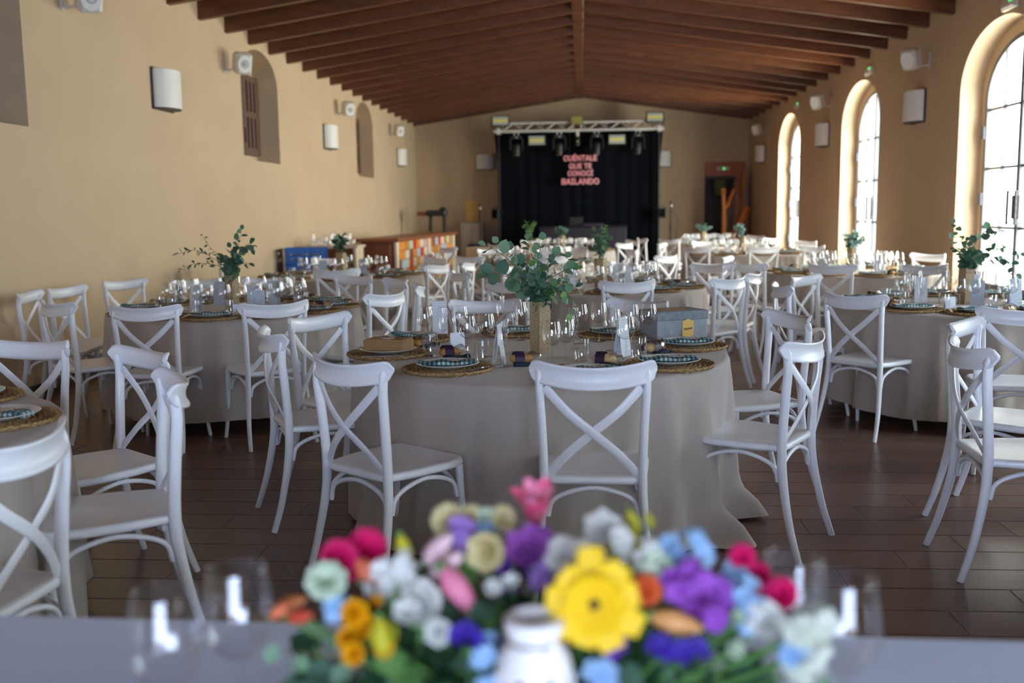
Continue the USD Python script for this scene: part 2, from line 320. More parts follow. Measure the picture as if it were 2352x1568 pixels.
# arched windows: iron double doors with panes, kick panel, twisted pulls, lock plates, hinges
FX = 4.655
def make_window(i, cy):
    w = struct('window_%d' % i)
    hw, z0, sp, rise = .95, .03, 2.60, .63
    full = arch(cy, hw, z0, sp, rise, 40); ins = arch(cy, hw - .05, z0 + .05, sp, rise - .05, 40)
    T = shift(YZ, x=FX)
    obj('window_frame', MB().poly(full.difference(ins), -.03, .03, T), 'window_metal', w, smooth=False)
    obj('meeting_stile', MB().box((FX - .035, cy - .035, z0 + .04), (FX + .03, cy + .035, sp + rise - .06), .006), 'window_metal', w, smooth=False)
    rows = [.53, 1.18, 1.84, 2.50]; xs = [-.475, .475]
    for s in xs: obj('mullion', MB().poly(sbox(cy + s - .012, .5, cy + s + .012, 4).intersection(ins), -.018, .018, T), 'window_metal', w, smooth=False)
    for z in rows: obj('glazing_bar', MB().poly(sbox(cy - hw, z - .014, cy + hw, z + .014).intersection(ins), -.02, .02, T), 'window_metal', w, smooth=False)
    for s in (-1, 1): obj('kick_panel', MB().box((FX - .012, cy + min(s * .9, s * .035), .08), (FX + .012, cy + max(s * .9, s * .035), .52), .004), 'window_metal', w, smooth=False)
    zz = rows + [4.0]; yy = [-.9, -.475, 0, .475, .9]
    for a in range(4):
        for b in range(4):
            c = sbox(cy + yy[a], zz[b], cy + yy[a + 1], zz[b + 1]).intersection(ins)
            if c.area > .01: obj('pane', MB().poly(c, -.003, .003, T), 'pane', w, smooth=False)
    for s in (-1, 1):
        t = np.linspace(0, 1, 40); tw = MB()
        for ph in (0, PI): tw.tube(np.stack([FX - .085 + .009 * np.cos(t * 40 + ph), cy + s * .10 + .009 * np.sin(t * 40 + ph), 1.22 + t * .36], 1), .009, 6)
        tw.tube([(FX - .03, cy + s * .10, 1.23), (FX - .085, cy + s * .10, 1.23)], .009, 6).tube([(FX - .03, cy + s * .10, 1.57), (FX - .085, cy + s * .10, 1.57)], .009, 6)
        obj('pull_handle', tw, 'iron', w)
    obj('lock_plate', MB().box((FX - .05, cy - .085, 1.28), (FX - .03, cy + .085, 1.53), .004), 'iron', w, smooth=False)
    for s in (-1, 1):
        for z in (.75, 1.50, 2.25): obj('hinge', MB().tube([(FX - .045, cy + s * .93, z - .07), (FX - .045, cy + s * .93, z + .07)], .022, 10), 'window_metal', w)
for i, cy in enumerate(WINY): make_window(i + 1, cy)

# shuttered niches on the left wall
def make_niche(i, cy):
    w = struct('window_%d' % i)
    X = -XW - .30
    pl = sbox(cy - .70, 2.26, cy + .70, 3.36)
    slots = [sbox(cy + s * .35 + k * .155 - .035, z, cy + s * .35 + k * .155 + .035, z + .42) for s in (-1, 1) for k in (-1, 0, 1) for z in (2.36, 2.86)]
    obj('niche_back', MB().box((X - .06, cy - .86, 2.05), (X - .03, cy + .86, 3.74)), 'plaster', w, smooth=False)
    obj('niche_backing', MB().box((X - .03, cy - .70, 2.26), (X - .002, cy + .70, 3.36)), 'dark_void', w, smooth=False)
    for s in (-1, 1):
        half = pl.intersection(sbox(cy + min(s * .7, s * .004), 2, cy + max(s * .7, s * .004), 4)).difference(unary_union(slots))
        obj('shutter', MB().poly(half, 0, .045, shift(YZ, x=X)), 'shutter', w, smooth=False)
    obj('latch', MB().tube([(X + .06, cy + .03, 2.42), (X + .06, cy + .03, 2.62)], .008, 6), 'iron', w)
for i, cy in enumerate(NICHE_Y): make_niche(len(WINY) + 1 + i, cy)

# doorway in the end wall, dark room beyond
d = struct('door_1')
obj('lintel_panel', MB().box((3.24, YE - .05, 2.26), (4.26, YE - .002, 2.62), .006), 'door_wood', d, smooth=False)
obj('door_jamb', MB().box((4.02, YE - .05, 0), (4.26, YE - .002, 2.26), .006), 'door_wood', d, smooth=False)
obj('door_jamb', MB().box((3.24, YE - .05, 0), (3.275, YE - .002, 2.26), .006), 'black_metal', d, smooth=False)
obj('door_head', MB().box((3.275, YE - .04, 2.18), (4.02, YE - .002, 2.26), .004), 'black_metal', d, smooth=False)
obj('door_leaf', MB().box((4.14, YE - .62, .02), (4.18, YE - .06, 2.35), .006), 'harp_wood', d, smooth=False)
v = MB()
for lo, hi in (((3.0, YE + .3, 0), (3.05, YE + 2.3, 2.7)), ((4.3, YE + .3, 0), (4.35, YE + 2.3, 2.7)), ((3.0, YE + 2.3, 0), (4.35, YE + 2.35, 2.7)), ((3.0, YE + .3, 2.65), (4.35, YE + 2.3, 2.7)), ((3.0, YE + .3, -.05), (4.35, YE + 2.3, 0))): v.box(lo, hi)
struct('wall_vestibule', v, 'timber')
t = thing('exit_sign', 'small white exit sign with a green lamp on the orange lintel', 'sign', mtx((3.70, YE - .05, 2.45)))
obj('sign_body', MB().box((-.16, -.03, -.05), (.16, 0, .05), .006), 'fixture', t); obj('sign_lamp', MB().mesh(ball((.02, -.035, 0), .03, 2, (1, .4, 1))), 'exit_green', t)
t = thing('wall_lamp_box', 'dim olive box hanging in the dark doorway', 'lamp', mtx((3.80, YE + 1.2, 1.98)))
obj('box_body', MB().box((-.15, -.05, -.20), (.15, .05, .22), .02), 'olive_box', t); obj('hanger', MB().tube([(0, 0, .22), (0, 0, .67)], .008, 6), 'black_metal', t)

# ------------------------------------------------------------------ wall fixtures
def sconce_parts(t):
    # local: wall plane x=0, room towards +x, width along y
    a = np.linspace(-PI / 2, PI / 2, 25); W, H, D = .24, .19, .17
    obj('back_plate', MB().box((0, -W - .02, -H - .02), (.022, W + .02, H + .02), .004), 'shade_rim', t, smooth=False)
    ring = lambda z, k: np.stack([.022 + D * k * np.cos(a), W * k * np.sin(a), np.full(25, z)], 1)
    o = MB(); outl = np.vstack([ring(0, 1)[:, :2], ring(0, .96)[::-1, :2]])
    o.poly(Polygon(outl), -H, H); obj('shade', o, 'shade_white', t, smooth=30)
    for z in (-1, 1): obj('end_cap', MB().poly(Polygon(ring(0, .95)[:, :2]), z * H - (.010 if z < 0 else .0), z * H + (.0 if z < 0 else .010)), 'shade_rim' if z < 0 else 'shade_white', t, smooth=30)
K = Kind('wall_sconce', 'wall lamp', sconce_parts)
for y, lab in ((10.40, 'largest white half-round wall sconce on the ochre left wall, nearest the camera'), (17.25, 'white half-round wall sconce on the left wall between the two shuttered niches'), (24.1, 'white half-round wall sconce on the left wall nearest the far corner')): K.put(mtx((-XW, y, 2.73)), lab)
for y, lab in ((13.54, 'white half-round wall sconce on the right wall between the first and second arched windows'), (18.50, 'white half-round wall sconce on the right wall between the second and third arched windows'), (24.7, 'white half-round wall sconce on the right wall beyond the last arched window')): K.put(mtx((XW, y, 2.70), PI), lab)
for x, lab in ((-2.54, 'shaded half-round sconce on the end wall left of the black stage curtain'), (2.11, 'pale half-round sconce on the end wall right of the black stage curtain')): K.put(mtx((x, YE, 2.72), -PI / 2), lab)
def speaker_parts(t):
    obj('wall_bracket', MB().box((0, -.035, -.10), (.012, .035, .10), .003).tube(arc([(.01, 0, -.05), (.07, .02, -.06), (.14, .03, -.02)], 6), .012, 8), 'fixture', t)
    b = MB(); M = mtx((.22, .035, .02), -.9, 0, .25)
    b.box((-.10, -.10, -.13), (.09, .10, .13), .03, M); sp = obj('speaker_body', b, 'fixture', t, smooth=30)
    c = MB(); R = M @ frame((.092, 0, 0), (1, 0, 0))
    for rr, zz in ((.085, 0),): c.mesh(trimesh.creation.cylinder(rr, .012, sections=24), R @ np.diag([1, 1.25, 1, 1]))
    obj('grille', c, 'shade_white', sp); c2 = MB(); c2.mesh(trimesh.creation.annulus(.03, .05, .018, sections=20), R).mesh(ball((0, 0, .006), .02, 2), R); obj('cone', c2, 'cone_grey', sp)
K = Kind('wall_speaker', 'speaker', speaker_parts)
for y, lab in ((8.45, 'beige wall speaker at the top edge above the left wall, partly cut off'), (12.32, 'beige tilted wall speaker beside the nearer shuttered niche on the left wall'), (17.95, 'beige tilted wall speaker just before the farther shuttered niche'), (22.95, 'small beige wall speaker on the left wall nearest the end wall')): K.put(mtx((-XW, y, 3.26)), lab)
def speaker_r(t):
    obj('wall_bracket', MB().box((-.012, -.035, -.10), (0, .035, .10), .003).tube(arc([(-.01, 0, -.05), (-.08, .02, -.06), (-.16, .03, -.02)], 6), .012, 8), 'fixture', t)
    b = MB(); M = mtx((-.24, -.02, .02), -PI + .75, 0, .30)
    b.box((-.10, -.10, -.13), (.09, .10, .13), .03, M); sp = obj('speaker_body', b, 'fixture', t, smooth=30)
    c = MB(); R = M @ frame((.092, 0, 0), (1, 0, 0)); c.mesh(trimesh.creation.cylinder(.085, .012, sections=24), R @ np.diag([1, 1.25, 1, 1])); obj('grille', c, 'shade_white', sp)
K = Kind('wall_speaker', 'speaker', speaker_r)
for y, lab in ((13.2, 'beige wall speaker on the right wall above the biggest sconce there'), (18.2, 'beige wall speaker on the right wall between the two farther windows'), (24.3, 'small beige wall speaker on the right wall above the farthest sconce')): K.put(mtx((XW, y, 3.24)), lab)
def emergency(t):
    obj('lamp_body', MB().box((-.05, -.17, -.06), (0, .17, .06), .012), 'fixture', t); obj('lamp_lens', MB().box((-.062, -.14, -.04), (-.05, .14, .0), .004), 'shade_white', t); obj('pictogram', MB().box((-.054, -.14, .01), (-.05, -.02, .045)), 'exit_green', t, smooth=False)
K = Kind('emergency_light', 'lamp', emergency)
for y, lab in ((10.8, 'white emergency light at the top right edge above the nearest arched window'), (15.8, 'white emergency light over the second arched window'), (20.85, 'white emergency light over the farthest arched window')): K.put(mtx((XW, y, 3.46)), lab)
# ------------------------------------------------------------------ tables and cloths
ZT = .755
TABLES = {  # x, y, what to call it, hem height
 'T0': (-.20, 4.78, 'the central round table', 0.0), 'T1': (-2.52, 7.10, 'the round table by the ochre left wall', .10),
 'T2': (2.68, 7.12, 'the round table beside the nearest arched window', .09), 'T3': (-2.62, 2.92, 'the table cut off at the left edge', .06),
 'T4': (.20, 8.9, 'the table right behind the central one', .08), 'T5': (-2.62, 10.75, 'the table in front of the mosaic bar', .08),
 'T6': (2.85, 10.7, 'the table by the second arched window', .08), 'T9': (-.62, 13.1, 'the table left of centre before the stage', .08),
 'T8': (2.45, 15.3, 'the table on the right well down the hall', .08), 'T11': (-.33, 16.9, 'the table straight before the black curtain', .08),
 'T7': (2.35, 18.9, 'the farthest table on the right', .08), 'T12': (2.85, 3.50, 'the table cut off at the right edge', .06)}
TR = .90
def table_parts(t):
    obj('tabletop', MB().lathe([(0, .715), (.86, .715), (.88, .722), (.88, .738), (.87, .745), (0, .745)], 48), 'bar_wood', t)
    for k in range(4):
        a = PI / 4 + k * PI / 2; c, s = math.cos(a), math.sin(a)
        obj('leg', MB().tube([(.42 * c, .42 * s, .715), (.60 * c, .60 * s, .02), (.60 * c, .60 * s, 0)], .016, 8), 'black_metal', t)
KT = Kind('round_table', 'table', table_parts)
def cloth_mesh(hem, seed, folds=15, amp=.045, puddles=(), quiet=None):
    """Round cloth: flat top, soft edge, drop with irregular sharp folds; quiet = (angle, width) of a smooth stretch."""
    rg = np.random.default_rng(seed); n = 432; th = np.arange(n) * 2 * PI / n
    ang = np.sort((np.arange(folds) + rg.uniform(-.32, .32, folds)) * 2 * PI / folds); ht = rg.uniform(.45, 1.0, folds); wd = rg.uniform(.040, .085, folds)
    dq = lambda a: np.angle(np.exp(1j * (th - a)))
    calm = 1.0 if quiet is None else 1 - .8 * np.exp(-(dq(quiet[0]) / quiet[1]) ** 4)
    def F(s):
        f = 0
        for a, h, w in zip(ang, ht, wd):
            ww = w * (.75 + .75 * s); d = dq(a + .05 * s * math.sin(a * 7)); f = f + h * (np.exp(-(d / ww) ** 2) - .42 * np.exp(-((np.abs(d) - 2.0 * ww) / (1.1 * ww)) ** 2))
        return f * calm
    rings = []
    for rr in (.02, .3, .6, .8, TR - .025): rings.append((np.full(n, rr), np.full(n, ZT)))
    for a in np.linspace(.25, 1, 4) * PI / 2: rings.append((TR - .025 + .025 * np.sin(a) + 0 * th, ZT - .025 + .025 * np.cos(a) + 0 * th))
    for s in np.linspace(0, 1, 19)[1:]:
        g = min(1, s * 1.15) ** .75; f = F(s)
        r = TR + .022 * s + amp * 1.15 * g * f + .003 * np.sin(61 * th + 9 * s) * s
        z = (ZT - .025) * (1 - s) + np.maximum(hem + .010 * np.sin(5 * th + seed) + .012 * f, .006) * s
        for a0, w, d in puddles:
            q = np.exp(-(dq(a0) / w) ** 2) * max(0, (s - .72) / .28) ** 2; r = r + d * q * (.7 + .6 * f); z = z + .06 * q * math.sin(PI * min(1, max(0, (s - .8) / .2))) * (.5 + f)
        rings.append((r, np.maximum(z, .004)))
    m = MB(); m.loft([np.stack([r * np.cos(th), r * np.sin(th), z], 1) for r, z in rings], caps=False)
    m.add(np.vstack([np.stack([.02 * np.cos(th), .02 * np.sin(th), np.full(n, ZT)], 1), [[0, 0, ZT]]]), np.stack([np.arange(n), (np.arange(n) + 1) % n, np.full(n, n)], 1))
    return m
rng = random.Random(11)
CLOTH = {}
for key, (x, y, nm, hem) in TABLES.items():
    KT.put(mtx((x, y, 0), rng.uniform(0, 1)), 'round folding table under ' + nm.replace('the round table', 'the cloth').replace('the table', 'the cloth').replace('the central round table', 'the cloth of the centre'))
    lab = 'beige linen tablecloth draped over ' + nm
    if key == 'T0': m = cloth_mesh(.006, 3, 22, .060, ((-.62, .15, .16), (-.16, .12, .15), (-2.5, .22, .07)), (-2.05, .85))
    else: m = None
    if m is not None: t = obj('tablecloth', m, 'linen', None, True, lab, 'tablecloth'); UsdGeom.Xformable(t).MakeMatrixXform().Set(gm(mtx((x, y, 0))))
    else:
        t = obj('tablecloth', cloth_mesh(hem, 20 + sum(map(ord, key)), rng.choice((18, 20, 22)), .055), 'linen', None, True, lab, 'tablecloth'); UsdGeom.Xformable(t).MakeMatrixXform().Set(gm(mtx((x, y, 0), rng.uniform(0, 6))))

# ------------------------------------------------------------------ cross-back chairs (origin under the seat, sitter faces +y)
def seat_mesh():
    q = np.array([(-.175, -.205), (.175, -.205), (.205, -.06), (.218, .11), (.190, .212), (-.190, .212), (-.218, .11), (-.205, -.06)])
    P = Polygon(q).buffer(-.05).buffer(.05, 8); rings = []
    n = 72
    def ring(g, z):
        e = P.buffer(-g, 8).exterior; return np.array([[*e.interpolate(t, normalized=True).coords[0], z] for t in np.linspace(0, 1, n, endpoint=False)])
    for g, z in ((.05, .442), (.012, .442), (.002, .448), (0, .456), (.002, .468), (.008, .474), (.022, .475), (.06, .470), (.12, .466)): rings.append(ring(g, z))
    # keep ring starts aligned
    for i in range(1, len(rings)):
        j = np.argmin(np.linalg.norm(rings[i][:, :2] - rings[0][0, :2] * .8, axis=1)); rings[i] = np.roll(rings[i], -j, 0)
    j = np.argmin(np.linalg.norm(rings[0][:, :2] - rings[0][0, :2] * .8, axis=1)); rings[0] = np.roll(rings[0], -j, 0)
    return MB().loft(rings)
def rail_mesh():
    W, n = .226, 38; rings = []
    for u in np.linspace(-1, 1, n):
        au = abs(u); e = 1 - max(0, (au - .84) / .16) ** 2.4; h = .0405 * max(.16, math.sqrt(max(e, 0.0)))
        x = W * u; yc = -.258 + .064 * au ** 2.1 + .006 * max(0, au - .8) / .2; zc = .846 + .028 * au ** 2.1
        k = 11; v = np.linspace(-1, 1, k); th = .0078 + .004 * np.abs(v) ** 3 - .0075 * np.abs(v) ** 10
        lip = -.018 * np.abs(v) ** 2.2 * (h / .0405) * (1 - .35 * au)
        nx, ny = -2.1 * .064 * np.sign(u) * au ** 1.1 / W, 1.0; l = math.hypot(nx, ny); nx, ny = nx / l, ny / l
        fr = np.stack([x + nx * (lip + th), yc + ny * (lip + th), zc + v * h], 1); bk = np.stack([x + nx * (lip - th), yc + ny * (lip - th), zc + v * h], 1)[::-1]
        rings.append(np.vstack([fr, bk]))
    return MB().loft(rings)
def chair_parts(t):
    obj('seat', seat_mesh(), 'resin', t, smooth=50)
    obj('top_rail', rail_mesh(), 'resin', t, smooth=50)
    for s in (-1, 1):
        c = arc([(s * .215, -.285, 0), (s * .203, -.238, .15), (s * .186, -.200, .34), (s * .180, -.192, .48), (s * .185, -.203, .66), (s * .192, -.214, .79), (s * .194, -.208, .868)], 6)
        zz = c[:, 2]; obj('back_post', MB().tube(c, np.interp(zz, [0, .2, .45, .8, .862, .875], [.0115, .0138, .0165, .0155, .0145, .006]), 12, 1.25, up=(0, 1, 0)), 'resin', t, smooth=50)
    for s in (-1, 1):
        c = arc([(s * .188, .172, .448), (s * .192, .180, .30), (s * .200, .194, .12), (s * .210, .212, 0)], 6)
        obj('leg', MB().tube(c, np.interp(c[:, 2], [0, .25, .45], [.0112, .0138, .0165]), 12), 'resin', t, smooth=50)
    for s in (-1, 1):
        c = arc([(s * .174, -.218, .808), (s * .092, -.240, .722), (0, -.242 + s * .005, .645), (-s * .092, -.220, .562), (-s * .166, -.190, .476)], 6)
        obj('cross_bar', MB().tube(c, .0168, 10, .34, up=(0, 1, .2)), 'resin', t, smooth=50)
    def st(a, b, bow):
        a, b = np.array(a), np.array(b); m = (a + b) / 2; p = [a + (0, 0, -.045), a + (b - a) * .05 + (0, 0, .012), a + (b - a) * .22 + (0, 0, .045), m + (0, 0, bow), a + (b - a) * .78 + (0, 0, .045), a + (b - a) * .95 + (0, 0, .012), b + (0, 0, -.045)]
        return MB().tube(arc(p, 5), .0095, 8)
    z = .365
    obj('stretcher', st((-.174, .166, z), (.174, .166, z), .062), 'resin', t, smooth=50); obj('stretcher', st((-.166, -.186, z), (.166, -.186, z), .062), 'resin', t, smooth=50)
    for s in (-1, 1): obj('stretcher', st((s * .182, -.178, z), (s * .186, .158, z), .062), 'resin', t, smooth=50)
KC = Kind('cross_back_chair', 'chair', chair_parts)
CH = [  # table, top rail x, y, label tail, (twist)
 ('T0', 0.038, 3.769, 'nearest the camera at the central table, seen squarely from behind', None, 1.553),
 ('T0', -0.741, 3.801, 'at the front left of the central table, seat turned to the right', None, 0.912),
 ('T0', -1.234, 4.618, 'side-on at the left of the central table, back turned edgewise', None, 0.487),
 ('T0', -1.219, 5.091, 'at the rear left of the central table, behind the edgewise one', None, -0.543),
 ('T0', 0.721, 4.307, 'at the right front of the central table, whole seat visible', None, 2.599),
 ('T0', 0.856, 5.098, 'at the right of the central table, tilted rail behind the full-seat one', None, -2.810),
 ('T0', -0.570, 5.853, 'at the rear of the central table, rail left of the vase', None, -1.447),
 ('T0', 0.202, 5.808, 'at the rear of the central table, rail above the grey box', None, -2.251),
 ('T1', -2.641, 6.070, 'front centre at the left-wall table, rail before its vase', None, 1.597),
 ('T1', -2.032, 6.193, 'front right at the left-wall table, rail below the grey menu card', None, 2.223),
 ('T1', -3.205, 6.342, 'front left at the left-wall table, turned three-quarters', None, 0.939),
 ('T1', -3.797, 6.992, 'leftmost of all, close to the ochre left wall', None, 0.156),
 ('T1', -3.782, 7.425, 'second from the left, partly behind the leftmost one', None, -0.186),
 ('T1', -3.685, 8.111, 'at the rear left of the left-wall table, behind the wine glasses', None, -0.456),
 ('T1', -3.20, 8.13, 'behind the left-wall table, rail just left of its vase'),
 ('T1', -2.66, 8.23, 'behind the left-wall table, rail just right of its vase'),
 ('T1', -2.080, 8.347, 'facing the camera at the rear right of the left-wall table', None, -2.081),
 ('T1', -1.676, 7.866, 'grey in shade at the right rear of the left-wall table', None, -2.520),
 ('T1', -1.435, 7.298, 'edgewise at the right of the left-wall table', None, -2.917),
 ('T1', -1.540, 6.766, 'at the right front of the left-wall table, above the kraft parcel', None, 2.698),
 ('T2', 1.900, 6.503, 'with wide open cross, front left at the window table on the right', None, 0.754),
 ('T2', 2.32, 5.39, 'at the right picture edge in front of the window table'),
 ('T2', 1.717, 7.121, 'edgewise at the left of the window table on the right', None, 0.050),
 ('T2', 1.946, 7.839, 'bluish, facing the camera behind the edgewise one at the window table', None, -0.731),
 ('T12', 1.956, 4.633, 'tilted, at the right edge behind the big side-on one', None, -0.660),
 ('T12', 1.742, 3.993, 'big and side-on at the right edge of the picture', None, -0.038),
 ('T3', -1.912, 3.705, 'facing the camera at the far right of the cut-off left table', None, -2.231),
 ('T3', -1.593, 3.114, 'edgewise in the left foreground, seat to the left', None, -2.625),
 ('T3', -1.629, 2.366, 'in the bottom left corner, seen from behind very close', None, 3.046),
 ('T3', -2.46, 4.04, 'cut by the left picture edge, only a post and rail end showing'),
 ('T4', 0.292, 7.796, 'front centre at the second central table, rail behind the grey box', None, 1.841),
 ('T4', -.58, 7.70, 'front left at the second central table, behind the eucalyptus'),
 ('T4', 0.997, 8.023, 'front right at the second central table, full cross and legs in view', None, 2.386),
 ('T4', 1.43, 8.43, 'edgewise at the right of the second central table'),
 ('T4', 1.10, 9.60, 'facing the camera at the right rear of the second central table'),
 ('T4', 1.30, 10.0, 'edgewise at the far right of the second central table', .9),
 ('T4', .48, 10.3, 'behind the second central table, rail above its glasses'),
 ('T4', -1.10, 8.95, 'at the left of the second central table, half behind another', .5),
 ('T4', -.63, 9.95, 'rear left of the second central table, behind the eucalyptus'),
 ('T5', -2.415, 9.762, 'front centre at the bar-side table', None, 1.772),
 ('T5', -1.712, 10.311, 'bright, front right at the bar-side table before the mosaic', None, 2.671),
 ('T5', -1.70, 11.62, 'rear right at the bar-side table, rail across the mosaic'),
 ('T5', -3.05, 11.95, 'at the rear of the bar-side table left of its vase'),
 ('T5', -3.72, 10.73, 'by the left wall left of the blue crates'),
 ('T5', -1.19, 10.57, 'edgewise at the right of the bar-side table'),
 ('T6', 1.833, 10.035, 'front left at the second window table with seat in view', None, 0.587),
 ('T6', 2.461, 9.732, 'front centre at the second window table', None, 1.010),
 ('T6', 3.72, 11.35, 'facing the camera by the wall pier right of the second window'),
 ('T6', 3.15, 9.36, 'bright, front right at the second window table'),
 ('T6', 3.68, 9.80, 'edgewise and glaring at the right of the second window table'),
 ('T6', 1.60, 11.2, 'rear left at the second window table'),
 ('T9', 1.00, 11.75, 'bright, alone between the second central table and the stage tables'),
 ('T8', 3.21, 14.08, 'before the farthest arched window'), ('T8', 2.50, 13.95, 'front centre at the right table well down the hall'),
 ('T8', 1.25, 15.75, 'at the left of the right table well down the hall'), ('T8', 1.62, 14.20, 'front left at the right table well down the hall'), ('T8', 3.55, 16.1, 'rear right at the right table well down the hall'), ('T8', 2.0, 16.6, 'rear at the right table well down the hall'),
 ('T7', 1.10, 18.48, 'left of the farthest right table, beside the curtain'), ('T7', 1.55, 17.8, 'front left of the farthest right table'), ('T7', 3.35, 17.97, 'front right of the farthest right table'), ('T7', 2.3, 20.25, 'rear of the farthest right table'), ('T7', 3.4, 19.8, 'rear right of the farthest right table'),
 ('T9', -1.95, 12.9, 'at the left of the stage-side centre table'), ('T9', -1.35, 11.98, 'front left of the stage-side centre table'), ('T9', -.35, 11.75, 'front of the stage-side centre table'), ('T9', .68, 13.4, 'right of the stage-side centre table'), ('T9', -.1, 14.4, 'rear right of the stage-side centre table'), ('T9', -1.3, 14.3, 'rear left of the stage-side centre table'),
 ('T11', .70, 16.1, 'front right at the table before the curtain'), ('T11', -1.4, 16.1, 'front left at the table before the curtain'), ('T11', .9, 17.5, 'right of the table before the curtain'), ('T11', -.9, 18.15, 'rear left of the table before the curtain'), ('T11', .2, 18.2, 'rear right of the table before the curtain'), ('T11', -2.05, 15.2, 'standing alone by the end of the mosaic bar'),
]
for row in CH:
    k, x, y, lab = row[:4]; tx, ty = TABLES[k][:2]
    if len(row) == 6: a = row[5]                                  # seat centre and heading
    else:                                                         # rail position, heading to the table
        a = math.atan2(ty - y, tx - x) + (row[4] if len(row) > 4 else 0); x, y = x + .22 * math.cos(a), y + .22 * math.sin(a)
    d = math.hypot(x - tx, y - ty)
    if d < 1.06: x, y = tx + (x - tx) * 1.06 / d, ty + (y - ty) * 1.06 / d
    KC.put(mtx((x, y, 0), a - PI / 2), 'white cross-back chair ' + lab)

# ------------------------------------------------------------------ tableware
def mat_parts(t):
    rows, n = 9, 120; a = np.arange(n) * 2 * PI / n; rings = []
    R = .185
    for i in range(rows):
        for f, zz in ((.05, .002), (.35, .0095), (.65, .0095), (.95, .002)):
            r = (i + f) / rows * R; ph = (i % 2) * PI / 2
            bump = 1 + .35 * np.sin(30 * a + ph + f * 3.5) if zz > .005 else 1.0
            rings.append(np.stack([r * np.cos(a), r * np.sin(a), zz * bump + 0 * a], 1))
    obj('weave', MB().loft(rings, caps=True).lathe([(0, 0), (R, 0), (R, .003), (0, .003)], 48), 'seagrass', t, smooth=60)
    th = np.linspace(0, 2 * PI, 181); m = MB()
    for s in (-1, 1): m.tube(np.stack([(R + .004 + .006 * np.sin(30 * th + s)) * np.cos(th), (R + .004 + .006 * np.sin(30 * th + s)) * np.sin(th), .009 + .005 * s * np.cos(30 * th)], 1), .0065, 5, caps=False)
    obj('braided_rim', m, 'seagrass', t, smooth=60)
KM = Kind('woven_placemat', 'placemat', mat_parts)
def plate_parts(t):
    obj('plate_body', MB().lathe([(0, .004), (.07, .004), (.075, 0), (.085, .003), (.135, .018), (.137, .020), (.134, .0215), (.088, .010), (.078, .0075), (0, .0075)], 48), 'china', t, smooth=40)
KP = Kind('dinner_plate', 'plate', plate_parts)
def slab(L, W, H, nx=26, ny=8, curl=.0, wave=.004, seed=0):
    """A soft folded strip of cloth: (vertices, quads, uv) with UVs in 2 cm checks."""
    rg = np.random.default_rng(seed); u = np.linspace(-L / 2, L / 2, nx); a = np.linspace(0, 2 * PI, 2 * ny, endpoint=False)
    X, A = np.meshgrid(u, a, indexing='ij'); sq = lambda c, p: np.sign(c) * np.abs(c) ** p
    Y = W / 2 * sq(np.cos(A), .5); Z = H / 2 * sq(np.sin(A), .6) + H / 2; Z = Z + wave * np.sin(X * 55 + rg.uniform(0, 6)) * (Z / H); Y = Y * (1 + .06 * np.sin(X * 30 + 1)); Z = Z + curl * (X / L) ** 2
    v = np.stack([X, Y, Z], -1).reshape(-1, 3); k = 2 * ny; i, j = np.meshgrid(np.arange(nx - 1), np.arange(k), indexing='ij')
    q = np.stack([i * k + j, (i + 1) * k + j, (i + 1) * k + (j + 1) % k, i * k + (j + 1) % k], -1).reshape(-1, 4)
    f = np.vstack([q[:, [0, 1, 2]], q[:, [0, 2, 3]]])
    c0, c1 = len(v), len(v) + 1; v = np.vstack([v, v[:k].mean(0), v[-k:].mean(0)]); jj = np.arange(k)
    f = np.vstack([f, np.stack([np.full(k, c0), jj, (jj + 1) % k], 1)[:, ::1], np.stack([np.full(k, c1), (nx - 1) * k + (jj + 1) % k, (nx - 1) * k + jj], 1)])
    return v, f, v[:, :2] / .020 + .13
def napkin_parts_for(mat, seed):
    def parts(t):
        v, f, uv = slab(.25, .068, .020, seed=seed); obj('folded_cloth', (v, f), mat, t, smooth=True, uv=uv)
        m = MB().tube([(.045 + 0 * 1, .038 * math.cos(q), .011 + .014 * math.sin(q)) for q in np.linspace(0, 2 * PI, 18)], .002, 6); obj('twine', m, 'kraft', t)
        obj('tag', MB().box((.01, -.018, .022), (.055, .016, .0235)), 'sticker', t, smooth=False)
    return parts
KN = [Kind('gingham_napkin', 'napkin', napkin_parts_for('gingham', 1)), Kind('gingham_napkin', 'napkin', napkin_parts_for('gingham_teal', 2))]
def shell(prof, th=.0012, n=28):
    """Closed glass wall of revolution around the profile."""
    p = np.array(prof, float); d = np.gradient(p, axis=0); nn = np.stack([d[:, 1], -d[:, 0]], 1); nn /= np.linalg.norm(nn, axis=1, keepdims=True) + 1e-12
    return [tuple(x) for x in p]
def wine_parts(t):
    b = [(.0045, .098), (.016, .101), (.029, .110), (.038, .126), (.0415, .145), (.0400, .168), (.0355, .192), (.0335, .205)]
    pr = arc([(r, 0, z) for r, z in b], 4)[:, [0, 2]]
    obj('bowl', MB().lathe(pr, 28), 'glass', t, smooth=True)
    obj('rim', MB().tube([(.0335 * math.cos(q), .0335 * math.sin(q), .205) for q in np.linspace(0, 2 * PI, 33)], .0008, 5, caps=False), 'glass', t)
    obj('glass_stem', MB().lathe([(.0045, .098), (.0038, .07), (.0036, .03), (.006, .008)], 12), 'glass', t, smooth=True)
    obj('foot', MB().lathe([(.006, .008), (.02, .004), (.0345, .0018), (.0345, .0002), (0, .0002)], 28), 'glass', t, smooth=40)
